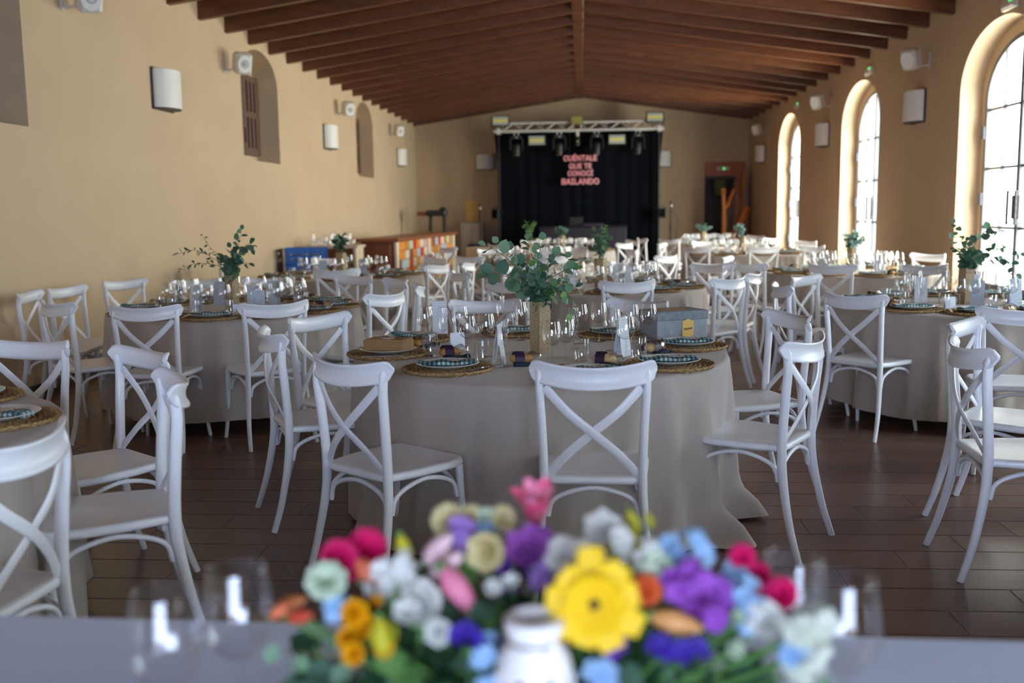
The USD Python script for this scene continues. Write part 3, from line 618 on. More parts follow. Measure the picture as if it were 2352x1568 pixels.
def flute_parts(t):
    b = [(.004, .080), (.012, .088), (.020, .110), (.0245, .140), (.0250, .170), (.0235, .205)]
    obj('bowl', MB().lathe(arc([(r, 0, z) for r, z in b], 4)[:, [0, 2]], 24), 'glass', t, smooth=True)
    obj('rim', MB().tube([(.0235 * math.cos(q), .0235 * math.sin(q), .205) for q in np.linspace(0, 2 * PI, 25)], .0008, 5, caps=False), 'glass', t)
    obj('glass_stem', MB().lathe([(.004, .080), (.0035, .05), (.006, .008)], 12), 'glass', t, smooth=True)
    obj('foot', MB().lathe([(.006, .008), (.018, .004), (.031, .0018), (.031, .0002), (0, .0002)], 24), 'glass', t, smooth=40)
def tumbler_parts(t):
    obj('cup_wall', MB().lathe([(.0001, .006), (.030, .006), (.033, .010), (.0375, .04), (.0375, .07), (.0345, .105)], 28), 'glass', t, smooth=40)
    obj('thick_base', MB().lathe([(0, .0003), (.030, .0003), (.033, .004), (.031, .006), (0, .006)], 24), 'glass', t, smooth=40)
    obj('rim', MB().tube([(.0345 * math.cos(q), .0345 * math.sin(q), .105) for q in np.linspace(0, 2 * PI, 33)], .0009, 5, caps=False), 'glass', t)
KG = dict(w=Kind('wine_glass', 'wine glass', wine_parts), f=Kind('champagne_flute', 'champagne flute', flute_parts), t=Kind('water_tumbler', 'water glass', tumbler_parts))
GN = dict(w='clear stemmed wine glass', f='slim clear champagne flute', t='clear stemless water tumbler')
def bread_parts_for(seed, mat):
    def parts(t):
        m = ball((0, 0, .026), 1, 3, (.055, .034, .026)); v = m.vertices; v[:] = v + .004 * (meshkit.noise(v * 60, seed)[:, None] - .5); obj('roll', MB().mesh(m), mat, t, smooth=True)
        w = arc([(-.02, .04, .006), (-.02, .037, .040), (-.018, 0, .059), (-.015, -.036, .042), (-.015, -.042, .006)], 5); rings = [w + (dx, 0, dz) for dx, dz in ((-.018, .001), (0, .0025), (.026, .001))]
        obj('paper_sleeve', MB().loft(rings, False, False), 'plum_paper', t, smooth=True)
        v, f, uv = slab(.12, .05, .016, seed=seed + 4); obj('dark_napkin', (v + (.02, -.045, 0), f), 'navy_cloth', t, smooth=True)
        c = ball((.05, .0, .03), 1, 2, (.04, .03, .028)); vv = c.vertices; vv[:] = vv + .012 * (meshkit.noise(vv * 70, seed + 9)[:, None] - .5); obj('cellophane_twist', MB().mesh(c), 'cellophane', t, smooth=False)
    return parts
KB = [Kind('bread_roll', 'bread roll', bread_parts_for(3, 'bread')), Kind('bread_roll', 'bread roll', bread_parts_for(8, 'bread_cream'))]
def card_parts_for(mat, w, h):
    def parts(t):
        for s, a in ((-1, .13), (1, -.13)):
            M = mtx((0, 0, h * math.cos(.13)), 0, a); v = np.array([(-w / 2, 0, -h), (w / 2, 0, -h), (w / 2, 0, 0), (-w / 2, 0, 0)]); o = np.array([0, .0006, 0])
            V = np.vstack([v - o, v + o]) @ M[:3, :3].T + M[:3, 3]; F = [[0, 1, 2], [0, 2, 3], [5, 4, 7], [5, 7, 6], [0, 4, 5], [0, 5, 1], [3, 2, 6], [3, 6, 7], [1, 5, 6], [1, 6, 2], [0, 3, 7], [0, 7, 4]]
            obj('leaf_panel', (V, F), mat, t, smooth=False, uv=np.tile([[0, 0], [1, 0], [1, 1], [0, 1]], (2, 1)))
    return parts
KD = Kind('menu_card', 'menu card', card_parts_for('menu_print', .085, .185)); KDW = Kind('menu_card', 'menu card', card_parts_for('menu_white', .085, .185)); KDT = Kind('place_card', 'place card', card_parts_for('paper', .075, .085))
def cutlery_parts(t):
    k = MB(); k.loft([np.array([(x, y - w, 0), (x, y + w, 0), (x, y + w, .003), (x, y - w, .003)]) for x, y, w in ((-.11, 0, .006), (-.02, 0, .0055), (0, 0, .009), (.08, .002, .009), (.105, .004, .002))]); obj('blade_and_handle', k, 'steel', t, smooth=30)
    obj('bolster', MB().box((-.022, -.006, -.0005), (-.012, .006, .0045), .001), 'steel', t)
KK = Kind('table_knife', 'knife', cutlery_parts)
def fork_parts(t):
    obj('fork_handle', MB().loft([np.array([(x, -w, z), (x, w, z), (x, w, z + .003), (x, -w, z + .003)]) for x, w, z in ((-.10, .007, 0), (.02, .004, .002), (.04, .011, .003))]), 'steel', t, smooth=30)
    for q in (-.0085, -.003, .003, .0085): obj('tine', MB().tube([(.038, q, .0045), (.085, q, .006), (.095, q, .004)], .0015, 5), 'steel', t)
KF = Kind('table_fork', 'fork', fork_parts)
def vase_parts(t):
    a = np.arange(6) * PI / 3 + .42; P = Polygon(np.stack([.056 * np.cos(a), .056 * np.sin(a)], 1)); Q = Polygon(np.stack([.050 * np.cos(a), .050 * np.sin(a)], 1))
    obj('vase_body', MB().poly(P.difference(Q), .004, .252).poly(P, 0, .006), 'glitter', t, smooth=False)
    obj('water_line', MB().poly(Polygon(np.stack([.0495 * np.cos(a), .0495 * np.sin(a)], 1)), .10, .105), 'leaf_dark', t, smooth=False)
KV = Kind('hexagonal_vase', 'vase', vase_parts)
# ------------------------------------------------------------------ laying the tables
MH = .011; ZM = ZT + .0005                                   # placemat height, table surface
def setting(x, y, face, tail, nap=0, dx=0.0, napoff=(0, 0), kn=True, rz=None, plate=True, group=None):
    """Placemat, plate, folded napkin and cutlery; face points from the guest to the table centre."""
    KM.put(mtx((x, y, ZM)), 'round woven seagrass placemat ' + tail, group)
    if plate:
        KP.put(mtx((x, y, ZM + MH + .004)), 'white dinner plate ' + tail, group)
        if nap is not None: KN[nap].put(mtx((x + napoff[0], y + napoff[1], ZM + MH + .0125), face + 1.35 if rz is None else rz), ('dark green gingham napkin ' if nap == 0 else 'pale teal gingham napkin ') + tail, group)
        if kn:
            c, s = math.cos(face - PI / 2), math.sin(face - PI / 2)
            KK.put(mtx((x + .155 * c, y + .155 * s, ZM + MH + .006), face), 'steel knife beside the plate ' + tail, group); KF.put(mtx((x - .155 * c, y - .155 * s, ZM + MH + .006), face), 'steel fork beside the plate ' + tail, group)
tx, ty = TABLES['T0'][:2]
for x, y, tail, nap, rz in ((-.93, 4.70, 'under the kraft parcel', None, 0), (-.58, 4.24, 'at the central table\'s front left', 0, .12), (.52, 4.94, 'at the central table right below the grey box', 0, .10), (.38, 4.34, 'at the central table\'s front right rim', 0, .05),
                            (.17, 5.40, 'at the central table\'s rear behind wine glasses', 0, .2), (-.90, 5.23, 'behind the kraft parcel on the central table', 1, -.5), (-.36, 5.50, 'at the central table\'s rear left of the vase', 0, .3), (.03, 4.06, 'behind the rail of the nearest chair', 0, .1)):
    setting(x, y, math.atan2(ty - y, tx - x), tail, nap, rz=rz)
t = thing('kraft_parcel', 'brown kraft paper parcel with a pale sticker at the left of the central table', 'parcel', mtx((-.93, 4.71, ZM + MH + .0125), -.25))
m = trimesh.convex.convex_hull(np.array([(sx * (.105 - .006 * k), sy * (.06 - .004 * k), z) for sx in (-1, 1) for sy in (-1, 1) for k, z in ((1.5, 0), (0, .006), (0, .05), (1.5, .058))])); m = m.subdivide().subdivide().subdivide(); m.vertices += .0035 * (meshkit.fbm(m.vertices * 38, 3, 2)[:, None] - .5)
obj('paper_wrap', MB().mesh(m), 'kraft', t, smooth=False); obj('sticker', MB().mesh(trimesh.creation.cylinder(.032, .002, sections=28), mtx((0, -.005, .0595))), 'sticker', t, smooth=False); obj('folded_flap', MB().box((-.104, -.062, .018), (.104, -.058, .046), .001), 'kraft', t, smooth=False)
t = thing('gift_box', 'grey felt box with lid and gold label reading Home on the central table', 'box', mtx((.49, 5.36, ZM), .42))
obj('box_body', MB().box((-.15, -.10, 0), (.15, .10, .115), .003), 'felt_light', t, smooth=False)
lid = obj('lid', MB().box((-.154, -.104, .100), (.154, .104, .148), .004), 'felt_grey', t, smooth=False); obj('lid_inlay', MB().box((-.10, -.05, .148), (.06, .06, .1492)), 'kraft', lid, smooth=False)
P = unary_union([sbox(-.030, -.036, .030, .036), Polygon(np.stack([.020 * np.cos(np.linspace(0, 6.28, 20)), .034 + .012 * np.sin(np.linspace(0, 6.28, 20))], 1)), Polygon(np.stack([.020 * np.cos(np.linspace(0, 6.28, 20)), -.034 + .012 * np.sin(np.linspace(0, 6.28, 20))], 1))]).buffer(.004)
lb = obj('gold_label', MB().poly(P, 0, .0012, np.array([[1, 0, 0, .03], [0, 0, -1, -.1045], [0, 1, 0, .055], [0, 0, 0, 1.0]])), 'gold_label', t, smooth=False)
obj('lettering', MB().mesh(text('Home', .013, .001, True), np.array([[1, 0, 0, .03], [.0, 0, -1, -.1058], [.12, 1, 0, .048], [0, 0, 0, 1.0]])), 'ink', lb, smooth=False)
T0G = [('w', -.80, 5.02, 'leftmost of the cluster above the small round loaf'), ('f', -.70, 4.97, 'standing among the left cluster of the central table'), ('w', -.62, 5.03, 'third of the left cluster, before the white envelope'), ('w', -.53, 4.56, 'behind the bread roll at the left front of the central table'), ('w', -.45, 4.65, 'just left of the standing menu on the central table'), ('f', -.35, 4.33, 'right of the standing menu, nearest the front rim'),
       ('t', -.72, 4.66, 'right of the kraft parcel'), ('t', -.45, 4.46, 'below the two wine glasses left of the standing menu'), ('f', -.46, 5.62, 'at the rear left of the vase on the central table'), ('w', -.33, 5.24, 'close to the left of the glitter vase, front of two'), ('w', -.29, 5.31, 'close to the left of the glitter vase, rear of two'), ('t', -.40, 5.36, 'beside the glasses left of the glitter vase'),
       ('w', -.13, 4.30, 'nearest to the camera, just right of the glitter vase'), ('w', -.07, 4.39, 'second in front right of the glitter vase'), ('t', .0, 4.51, 'right of the two tallest front wine glasses'), ('w', -.01, 5.10, 'left one of the rear pair right of the vase'), ('w', .09, 5.18, 'right one of the rear pair right of the vase'), ('t', -.05, 5.24, 'behind the rear pair right of the vase'),
       ('w', .15, 4.83, 'left of the crumpled white menu'), ('w', .20, 4.50, 'right in front of the crumpled white menu'), ('w', .25, 5.07, 'behind the crumpled white menu'), ('w', .34, 5.08, 'just left of the grey gift box'), ('t', .26, 4.54, 'right of the crumpled white menu'), ('f', -.04, 4.92, 'directly right of the glitter vase, half hidden')]
for k, x, y, lab in T0G: KG[k].put(mtx((x, y, ZM)), GN[k] + ' ' + lab)
for i, x, y, rz, lab in ((0, -.27, 4.40, .2, 'in plum paper at the front centre of the central table'), (1, .10, 4.38, -.3, 'pale, in plum paper behind the nearest chair rail'), (0, -.82, 4.98, 1.2, 'golden, right of the kraft parcel'), (1, .34, 4.76, .9, 'cellophane-wrapped beside the right plates of the central table'), (0, -.62, 4.62, .4, 'behind the front left plate of the central table')): KB[i].put(mtx((x, y, ZM), rz), 'small bread roll ' + lab)
KDW.put(mtx((-.37, 4.40, ZM), 1.45), 'white menu card seen edgewise between the front glasses of the central table'); KDW.put(mtx((.19, 4.66, ZM), 1.0), 'curled white menu card among the right glasses of the central table'); KDW.put(mtx((-.80, 5.55, ZM), .25), 'white folded menu card behind the left glass cluster of the central table'); KDT.put(mtx((-.62, 4.90, ZM), .5), 'small white place card inside the left glass cluster of the central table')

# other tables: one setting per seat, glasses towards the centre
rng = random.Random(21)
SHORT = {'T1': 'left-wall table', 'T2': 'nearer window table', 'T3': 'cut-off left table', 'T4': 'second central table', 'T5': 'bar-side table', 'T6': 'second window table', 'T9': 'stage-side table', 'T8': 'far right table', 'T11': 'curtain-side table', 'T7': 'farthest right table'}
SEAT = ['front', 'front right', 'right front', 'right', 'right rear', 'rear right', 'rear', 'rear left', 'left rear', 'left', 'left front', 'front left']
CFG = {'T1': (12, 0.10, 'www', True), 'T2': (11, .30, 'wwt', True), 'T3': (8, .35, 'w', False), 'T4': (10, .05, 'wwtw', True), 'T5': (8, .20, 'wwt', False), 'T6': (10, .0, 'wwtw', False), 'T9': (10, .1, 'wwtw', False), 'T8': (9, .2, 'wwtw', False), 'T11': (9, .3, 'wwtw', False), 'T7': (9, .15, 'wwtw', False)}
for key, (n, ph, glasses, kn) in CFG.items():
    cx, cy, nm, _ = TABLES[key]; sh = SHORT[key]
    for i in range(n):
        a = ph + i * 2 * PI / n - PI / 2; ca, sa = math.cos(a), math.sin(a); pl = SEAT[round((a + PI / 2) / (PI / 6)) % 12]
        if key == 'T3' and cx + .68 * ca < -2.75: continue
        x, y = cx + .70 * ca, cy + .70 * sa; tail = 'at the %s place of the %s' % (pl, sh); cnt = {}
        setting(x, y, a + PI, tail, 0 if rng.random() < .7 else 1, rz=rng.uniform(-.3, .3), kn=kn and sa < .3, group='place settings on the ' + sh)
        for j, g in enumerate(glasses):
            g = 'f' if (g == 'w' and rng.random() < .18) else ('t' if key == 'T1' and j == 2 and rng.random() < .6 else g)
            b = a + (-.17, .04, .20, .33)[j] + rng.uniform(-.04, .04); r = (.47, .40, .50, .36)[j] + rng.uniform(-.03, .03)
            k = cnt[g] = cnt.get(g, 0) + 1
            KG[g].put(mtx((cx + r * math.cos(b), cy + r * math.sin(b), ZM)), ('', 'second ', 'third ', 'fourth ')[k - 1] + GN[g] + ' ' + tail, dict(w='wine glasses', f='flutes', t='tumblers')[g] + ' on the ' + sh)
        if i % 2 == 0 and key != 'T3':
            b = a + .30; KB[rng.randrange(2)].put(mtx((cx + .66 * math.cos(b), cy + .66 * math.sin(b), ZM), rng.uniform(0, 6)), 'small bread roll in plum paper ' + tail, 'bread rolls on the ' + sh)
        if i % 3 == 1 and key != 'T3':
            b = a + .12; r = .30; K = KD if rng.random() < .6 else KDW
            K.put(mtx((cx + r * math.cos(b), cy + r * math.sin(b), ZM), rng.uniform(-.4, .4)), ('pale blue' if K is KD else 'white') + ' folded menu card ' + tail, 'menu cards on the ' + sh)
KD.put(mtx((-2.13, 6.43, ZM), .12), 'grey-blue printed menu card facing the camera at the front of the left-wall table'); KDT.put(mtx((-2.30, 6.52, ZM), .5), 'white tent place card leaning before the vase of the left-wall table')
KDT.put(mtx((2.42, 6.72, ZM), .25), 'white tent place card left of the vase on the window table'); KD.put(mtx((2.90, 6.62, ZM), .15), 'pale blue menu card right of the vase on the window table')

# ------------------------------------------------------------------ vases and eucalyptus
def leaf_mesh(p, d, nv, size, round_):
    """One curved leaf: 24 triangles, thin but closed on both faces."""
    d = nrm(np.array(d, float)); nv = np.array(nv, float); nv = nrm(nv - d * (nv @ d)); s = np.cross(d, nv); L = size; W = size * (.46 if round_ else .24); V = []
    prof = ((0, .05), (.22, .72), (.5, 1.0), (.78, .78), (1.0, .08)) if round_ else ((0, .05), (.25, .75), (.5, 1.0), (.75, .66), (1.0, .04))
    for u, w in prof:
        for k in (-1, 0, 1): V.append(p + d * L * (u + .12) + s * W * w * k + nv * (L * .10 * abs(k) * w - L * .16 * u * u))
    F = []
    for i in range(4):
        for k in range(2): a = i * 3 + k; F.append((a, a + 1, a + 4, a + 3))
    return np.array(V), np.array(F)
def sprig(label, pts, size, n, seed, round_=True, mats=(0, 1, 2, 4), group=None, loc=(0, 0, 0)):
    rg = np.random.default_rng(seed); c = arc(pts, 8); base = c[0].copy(); t = thing('eucalyptus_sprig', label, 'plant sprig', mtx(base), group); c = c - base
    obj('sprig_stem', MB().tube(c, np.linspace(.0026, .0010, len(c)), 6), 'stem', t)
    ln = np.r_[0, np.cumsum(np.linalg.norm(np.diff(c, axis=0), axis=1))]
    for i in range(n):
        f = (.28 + .72 * (i / max(1, n - 1)) ** .9) * ln[-1]; p = np.array([np.interp(f, ln, c[:, k]) for k in range(3)]); q = np.array([np.interp(min(f + .01, ln[-1]), ln, c[:, k]) - np.interp(f - .01, ln, c[:, k]) for k in range(3)]); q = nrm(q)
        sd = nrm(np.cross(q, rg.normal(size=3))); d = nrm(sd * (1 if i < n - 1 else .2) + q * rg.uniform(.3, .9)); nv = nrm(rg.normal(size=3) * .7 + np.array([.1, -.6, .7]))
        v, f4 = leaf_mesh(p, d, nv, size * rg.uniform(.75, 1.15) * (1.12 - .45 * i / n), round_)
        obj('leaf', (v, f4), 'leaf_%d' % mats[rg.integers(len(mats))], t, smooth=True)
    return t
KV.put(mtx((-.20, 4.77, ZM), .1), 'tall hexagonal gold glitter vase of eucalyptus on the central table')
b0 = (-.197, 4.765, .86); nk = (-.195, 4.76, 1.01)
for i, (lab, pts, n, sz, ms) in enumerate([
    ('rising to the upper left with big pale leaves', [(-.271, 4.75, 1.115), (-.349, 4.70, 1.215), (-.44, 4.65, 1.28)], 9, .064, (1, 2, 2)), ('bending left with big blue-green leaves', [(-.289, 4.70, 1.10), (-.373, 4.60, 1.145), (-.425, 4.55, 1.155)], 8, .066, (0, 0, 1)),
    ('standing upright left of the middle', [(-.284, 4.80, 1.165), (-.395, 4.80, 1.285)], 9, .050, (1, 2, 0)), ('upright in the middle', [(-.231, 4.80, 1.196), (-.262, 4.85, 1.295)], 9, .040, (0, 1, 3)), ('upright with bright green tips', [(-.208, 4.75, 1.198), (-.180, 4.70, 1.295)], 9, .044, (3, 1, 2)),
    ('arching to the upper right', [(-.168, 4.80, 1.174), (-.106, 4.85, 1.228), (-.052, 4.85, 1.19)], 12, .048, (0, 1, 3)), ('reaching right with grass-green leaves', [(-.150, 4.72, 1.11), (-.075, 4.66, 1.16), (-.03, 4.62, 1.17)], 9, .046, (3, 1, 1)), ('reaching low right', [(-.135, 4.70, 1.08), (-.062, 4.65, 1.105), (-.020, 4.60, 1.075)], 9, .042, (0, 1)), ('drooping on the right past the vase lip', [(-.103, 4.65, 1.06), (-.045, 4.55, 1.035), (-.050, 4.50, .975)], 9, .046, (1, 3, 1)),
    ('short, leaning left at the vase lip', [(-.248, 4.70, 1.067), (-.300, 4.65, 1.065)], 8, .034, (4, 0)), ('short and dark, leaning to the camera', [(-.207, 4.70, 1.09), (-.222, 4.60, 1.135)], 12, .044, (4, 0, 0)), ('dark in the heart of the bunch', [(-.165, 4.74, 1.11), (-.150, 4.70, 1.20)], 12, .040, (4, 0, 1)), ('dark, filling low behind', [(-.22, 4.82, 1.10), (-.30, 4.85, 1.17)], 10, .042, (4, 0)), ('dark, filling low on the right', [(-.16, 4.80, 1.08), (-.09, 4.82, 1.10)], 10, .040, (4, 0)), ('dark, close over the vase mouth', [(-.19, 4.70, 1.05), (-.16, 4.64, 1.085)], 12, .038, (4, 0, 0)), ('dark, low at the left of the vase mouth', [(-.23, 4.72, 1.06), (-.255, 4.68, 1.10)], 11, .038, (4, 0, 0))]):
    sprig('eucalyptus sprig in the central vase, ' + lab, [b0, nk] + pts, sz * 1.22, int(n * 1.35), 100 + i, True, ms)
KV.put(mtx((-2.50, 6.97, ZM), .5), 'gold glitter vase on the round table by the ochre left wall')
for i, (lab, pts, n, sz, rd) in enumerate([('tallest, upright', [(-2.439, 6.95, 1.19), (-2.401, 6.95, 1.325)], 12, .050, True), ('arching right', [(-2.407, 6.9, 1.17), (-2.342, 6.9, 1.23), (-2.290, 6.85, 1.195)], 12, .050, True), ('long and thin with paired dark leaves', [(-2.605, 7.0, 1.105), (-2.781, 7.05, 1.183), (-2.940, 7.1, 1.155)], 20, .040, False), ('thin, drooping left below the long one', [(-2.569, 6.9, 1.079), (-2.727, 6.9, 1.096), (-2.845, 6.9, 1.05)], 18, .038, False), ('thin, rising to the upper left', [(-2.587, 7.0, 1.136), (-2.682, 7.05, 1.213), (-2.745, 7.1, 1.285)], 10, .036, False), ('short, leaning to the camera', [(-2.505, 6.9, 1.10), (-2.513, 6.8, 1.14)], 12, .048, True), ('short, at the right of the vase mouth', [(-2.395, 6.9, 1.093), (-2.320, 6.85, 1.095)], 10, .046, True), ('bushy in the middle', [(-2.50, 7.0, 1.13), (-2.50, 7.0, 1.20)], 12, .050, True), ('bushy and dark near the vase lip', [(-2.46, 6.92, 1.07), (-2.43, 6.88, 1.13)], 12, .048, True)]):
    sprig('eucalyptus sprig in the left-wall table vase, ' + lab, [(-2.5, 6.95, .86), (-2.497, 6.95, 1.01)] + pts, sz * (1.25 if rd else 1.15), int(n * 1.3), 130 + i, rd, (0, 4, 4, 1))
KV.put(mtx((2.66, 7.10, ZM), .75), 'shaded glitter vase on the round table beside the nearest arched window')
for i, (lab, pts, n, sz) in enumerate([('upright at the left', [(2.623, 7.1, 1.171), (2.560, 7.1, 1.305)], 10, .048), ('leaning to the upper left', [(2.574, 7.0, 1.115), (2.50, 6.95, 1.21)], 10, .046), ('arching over to the right', [(2.71, 7.1, 1.17), (2.812, 7.15, 1.265), (2.915, 7.2, 1.25)], 13, .050), ('reaching far right over the window', [(2.80, 7.1, 1.109), (2.915, 7.1, 1.138), (3.010, 7.1, 1.10)], 13, .050), ('drooping on the right', [(2.82, 7.0, 1.083), (2.902, 6.95, 1.026), (2.912, 6.9, .95)], 11, .048), ('short, low left', [(2.604, 7.0, 1.086), (2.53, 6.9, 1.13)], 10, .044), ('bushy in the middle', [(2.69, 7.15, 1.12), (2.672, 7.2, 1.20)], 12, .048), ('bushy near the vase lip', [(2.67, 7.0, 1.07), (2.705, 6.92, 1.10)], 12, .046)]):
    sprig('eucalyptus sprig in the window table vase, ' + lab, [(2.66, 7.1, .86), (2.662, 7.1, 1.01)] + pts, sz * 1.2, int(n * 1.3), 150 + i, True, (0, 4, 1, 4))
def bunch_for(seed, spread, tall, mat, round_=True, n=110):
    def parts(t):
        rg = np.random.default_rng(seed); st, lf, l2 = MB(), MB(), MB()
        for k in range(9):
            a = rg.uniform(0, 2 * PI); r = spread * rg.uniform(.3, 1); h = tall * rg.uniform(.55, 1); tip = np.array([r * math.cos(a), r * math.sin(a), .25 + h * (1 - .35 * r / spread)])
            c = arc([(0, 0, .11), (.01 * math.cos(a), .01 * math.sin(a), .25), tip * (.55, .55, 1) + (0, 0, -.04), tip], 6); st.tube(c, .002, 5)
            for j in range(n // 9):
                i = rg.integers(8, len(c)); d = nrm(rg.normal(size=3) + (0, 0, .4)); v, f = leaf_mesh(c[i], d, rg.normal(size=3) + (0, -.5, .8), .046 * rg.uniform(.7, 1.15), round_); (lf if rg.random() < .6 else l2).add(v, f)
        obj('stems', st, 'stem', t); obj('foliage', lf, mat[0], t, smooth=True, kind='stuff'); obj('pale_foliage', l2, mat[1], t, smooth=True, kind='stuff')
    return parts
for key, x, y, (sd, sp, tl, mt, rd), desc in (('T4', .17, 8.9, (1, .12, .30, ('leaf_0', 'leaf_2'), True), 'bunch of grey-green eucalyptus with one tall yellowish spike'), ('T5', -2.62, 10.75, (2, .11, .24, ('leaf_4', 'leaf_2'), True), 'bushy eucalyptus bunch before the ochre wall and bar'), ('T6', 2.83, 10.7, (3, .13, .18, ('leaf_0', 'leaf_bluegrey'), True), 'rounded eucalyptus bunch before the second arched window'), ('T9', -.67, 13.1, (4, .13, .34, ('leaf_3', 'leaf_1'), False), 'yellow-green spiky bunch before the black curtain'), ('T11', -.32, 16.8, (5, .14, .18, ('leaf_0', 'leaf_bluegrey'), True), 'low grey-green bunch before the middle of the black curtain'), ('T8', 2.42, 15.3, (6, .15, .22, ('leaf_silver', 'leaf_bluegrey'), True), 'silvery bunch before the orange harp, right one of two'), ('T7', 2.27, 18.9, (7, .15, .18, ('leaf_silver', 'leaf_bluegrey'), True), 'silvery bunch before the dark doorway, left one of two')):
    KV.put(mtx((x, y, ZM), .3 + sd * .2), 'glitter vase holding the ' + desc)
    t = thing('eucalyptus_bunch', desc, 'plant bunch', mtx((x, y, ZM))); bunch_for(sd, sp, tl, mt, rd)(t)
    if key == 'T4':
        m = MB(); rg = np.random.default_rng(3)
        for k in range(26):
            z = .30 + k * .0095; v, f = leaf_mesh(np.array([.045, 0, z]), (math.cos(k * 2.4), math.sin(k * 2.4), .8), (0, 0, 1), .034, True); m.add(v, f)
        obj('tall_spike', m.tube([(0, 0, .2), (.04, 0, .3), (.045, 0, .55)], .003, 5), 'leaf_3', t, smooth=True)
# ------------------------------------------------------------------ mosaic bar, crates and gear at the far end
t = thing('mosaic_bar', 'dark red wooden bar counter with coloured mosaic tiles on its front', 'bar counter', mtx((-3.0, 15.9, 0), -.072))
# local: long side along +y, tiled front faces +x
BL = 4.7
obj('worktop', MB().box((-.62, -.08, .965), (.10, BL + .10, 1.02), .012), 'bar_worktop', t, smooth=False)
obj('body', MB().box((-.55, .0, .03), (.0, BL, .965), .006), 'bar_wood', t, smooth=False)
obj('end_panel', MB().box((-.50, -.03, .08), (-.06, .0, .92), .01), 'bar_wood', t, smooth=False)
obj('plinth', MB().box((-.53, .02, 0), (-.02, BL - .02, .08)), 'black_metal', t, smooth=False)
for y in (.0, 2.3, BL - .12): obj('cream_post', MB().box((.0, y, .04), (.045, y + .12, .955), .006), 'cream_paint', t, smooth=False)
rng = random.Random(9); cols = ['red', 'orange', 'skyblue', 'mint', 'ochre', 'pinkish', 'cream', 'brown', 'ochre', 'orange', 'skyblue', 'cream']
for (y0, y1) in ((.14, 2.28), (2.44, BL - .14)):
    nyy = 8; w = (y1 - y0) / nyy; h = .905 / 6
    for i in range(nyy):
        for j in range(6): obj('tile', MB().box((.0, y0 + i * w + .004, .05 + j * h + .004), (.014 + .004 * rng.random(), y0 + (i + 1) * w - .004, .05 + (j + 1) * h - .004), .003), 'tile_' + cols[rng.randrange(12)], t, smooth=False)
t = thing('bar_glass_tray', 'row of dim glassware and bottles on the low shelf left of the bar', 'glassware', mtx((-3.85, 15.3, 0)), kind='stuff')
m = MB(); rng = random.Random(4)
for i in range(16): m.lathe([(.0001, .94), (.03, .94), (.035, 1.0 + .05 * (i % 3)), (.02, 1.05 + .05 * (i % 3))], 10, (rng.uniform(-.35, .35), rng.uniform(-.2, .2), 0))
obj('glasses', m, 'glass', t); obj('shelf', MB().box((-.45, -.3, .90), (.45, .3, .94), .006).box((-.42, -.27, 0), (-.38, .27, .90)).box((.38, -.27, 0), (.42, .27, .90)), 'beige_cloth', t, smooth=False)
def crate_parts(t):
    W, D, H = .30, .20, .235; th = .012
    fl = sbox(-W, 0, W, H); holes = [sbox(-W + .05 + i * .075, .05, -W + .05 + i * .075 + .052, .085) for i in range(6)] + [sbox(-W + .05 + i * .075, .12, -W + .05 + i * .075 + .052, .155) for i in range(6)]
    obj('front_wall', MB().poly(fl.difference(unary_union(holes)), 0, th, shift(XZ, y=-D + th)), 'crate_blue', t, smooth=False); obj('back_wall', MB().poly(fl.difference(unary_union(holes)), 0, th, shift(XZ, y=D)), 'crate_blue', t, smooth=False)
    sd = sbox(-D, 0, D, H).difference(unary_union([sbox(-.06, .15, .06, .19)] + [sbox(-D + .04 + i * .07, .05, -D + .09 + i * .07, .10) for i in range(5)]))
    for x in (-W, W - th): obj('side_wall', MB().poly(sd, 0, th, shift(YZ, x=x)), 'crate_blue', t, smooth=False)
    obj('crate_floor', MB().box((-W, -D, 0), (W, D, .012)), 'crate_blue', t, smooth=False)
    obj('rim', MB().poly(sbox(-W - .008, -D - .008, W + .008, D + .008).difference(sbox(-W + .01, -D + .01, W - .01, D - .01)), H - .022, H), 'crate_blue', t, smooth=False)
K = Kind('plastic_crate', 'crate', crate_parts)
for i, w in enumerate(('bottom one of its stack by the left wall', 'second from the bottom of its stack by the left wall', 'third from the bottom of its stack by the left wall', 'topmost of its stack by the left wall')): K.put(mtx((-3.99, 14.30, .236 * i), .24), 'blue perforated plastic crate, ' + w)
t = thing('music_stand_table', 'black keyboard-like unit on two thick black legs by the end wall', 'stand', mtx((-3.45, 24.0, 0)))
obj('top_unit', MB().box((-.26, -.18, 1.33), (.22, .18, 1.47), .03), 'black_metal', t, smooth=False); obj('side_shelf', MB().box((-.48, -.15, 1.34), (-.26, .15, 1.44), .01), 'bar_wood', t, smooth=False)
for x in (-.17, .16): obj('leg', MB().tube([(x, 0, 1.34), (x * 1.15, 0, .0)], .045, 10), 'black_metal', t)
obj('round_head', MB().mesh(ball((.14, -.05, 1.47), .10, 2, (1, 1, .7))), 'black_metal', t)
t = obj('wall_panel', MB().box((-3.09, YE - .03, 1.17), (-2.74, YE - .002, 1.71), .004), 'wall_panel', None, False, 'plain yellow rectangular panel on the end wall left of the stage', 'panel')
t = thing('storage_cabinet', 'greyish brown cabinet standing under the yellow wall panel', 'cabinet', mtx((-2.86, 26.3, 0)))
obj('body', MB().box((-.30, -.25, .03), (.30, .25, 1.14), .01), 'grey_box', t, smooth=False)
for s in (-1, 1): d = obj('door', MB().box((min(s * .29, s * .005), -.268, .08), (max(s * .29, s * .005), -.25, 1.10), .004), 'grey_box', t, smooth=False); obj('knob', MB().mesh(ball((s * .03, -.28, .62), .014, 1)), 'black_metal', d)
t = thing('subwoofer', 'black square loudspeaker cabinet on the floor left of the stage', 'loudspeaker', mtx((-2.42, 23.6, 0)))
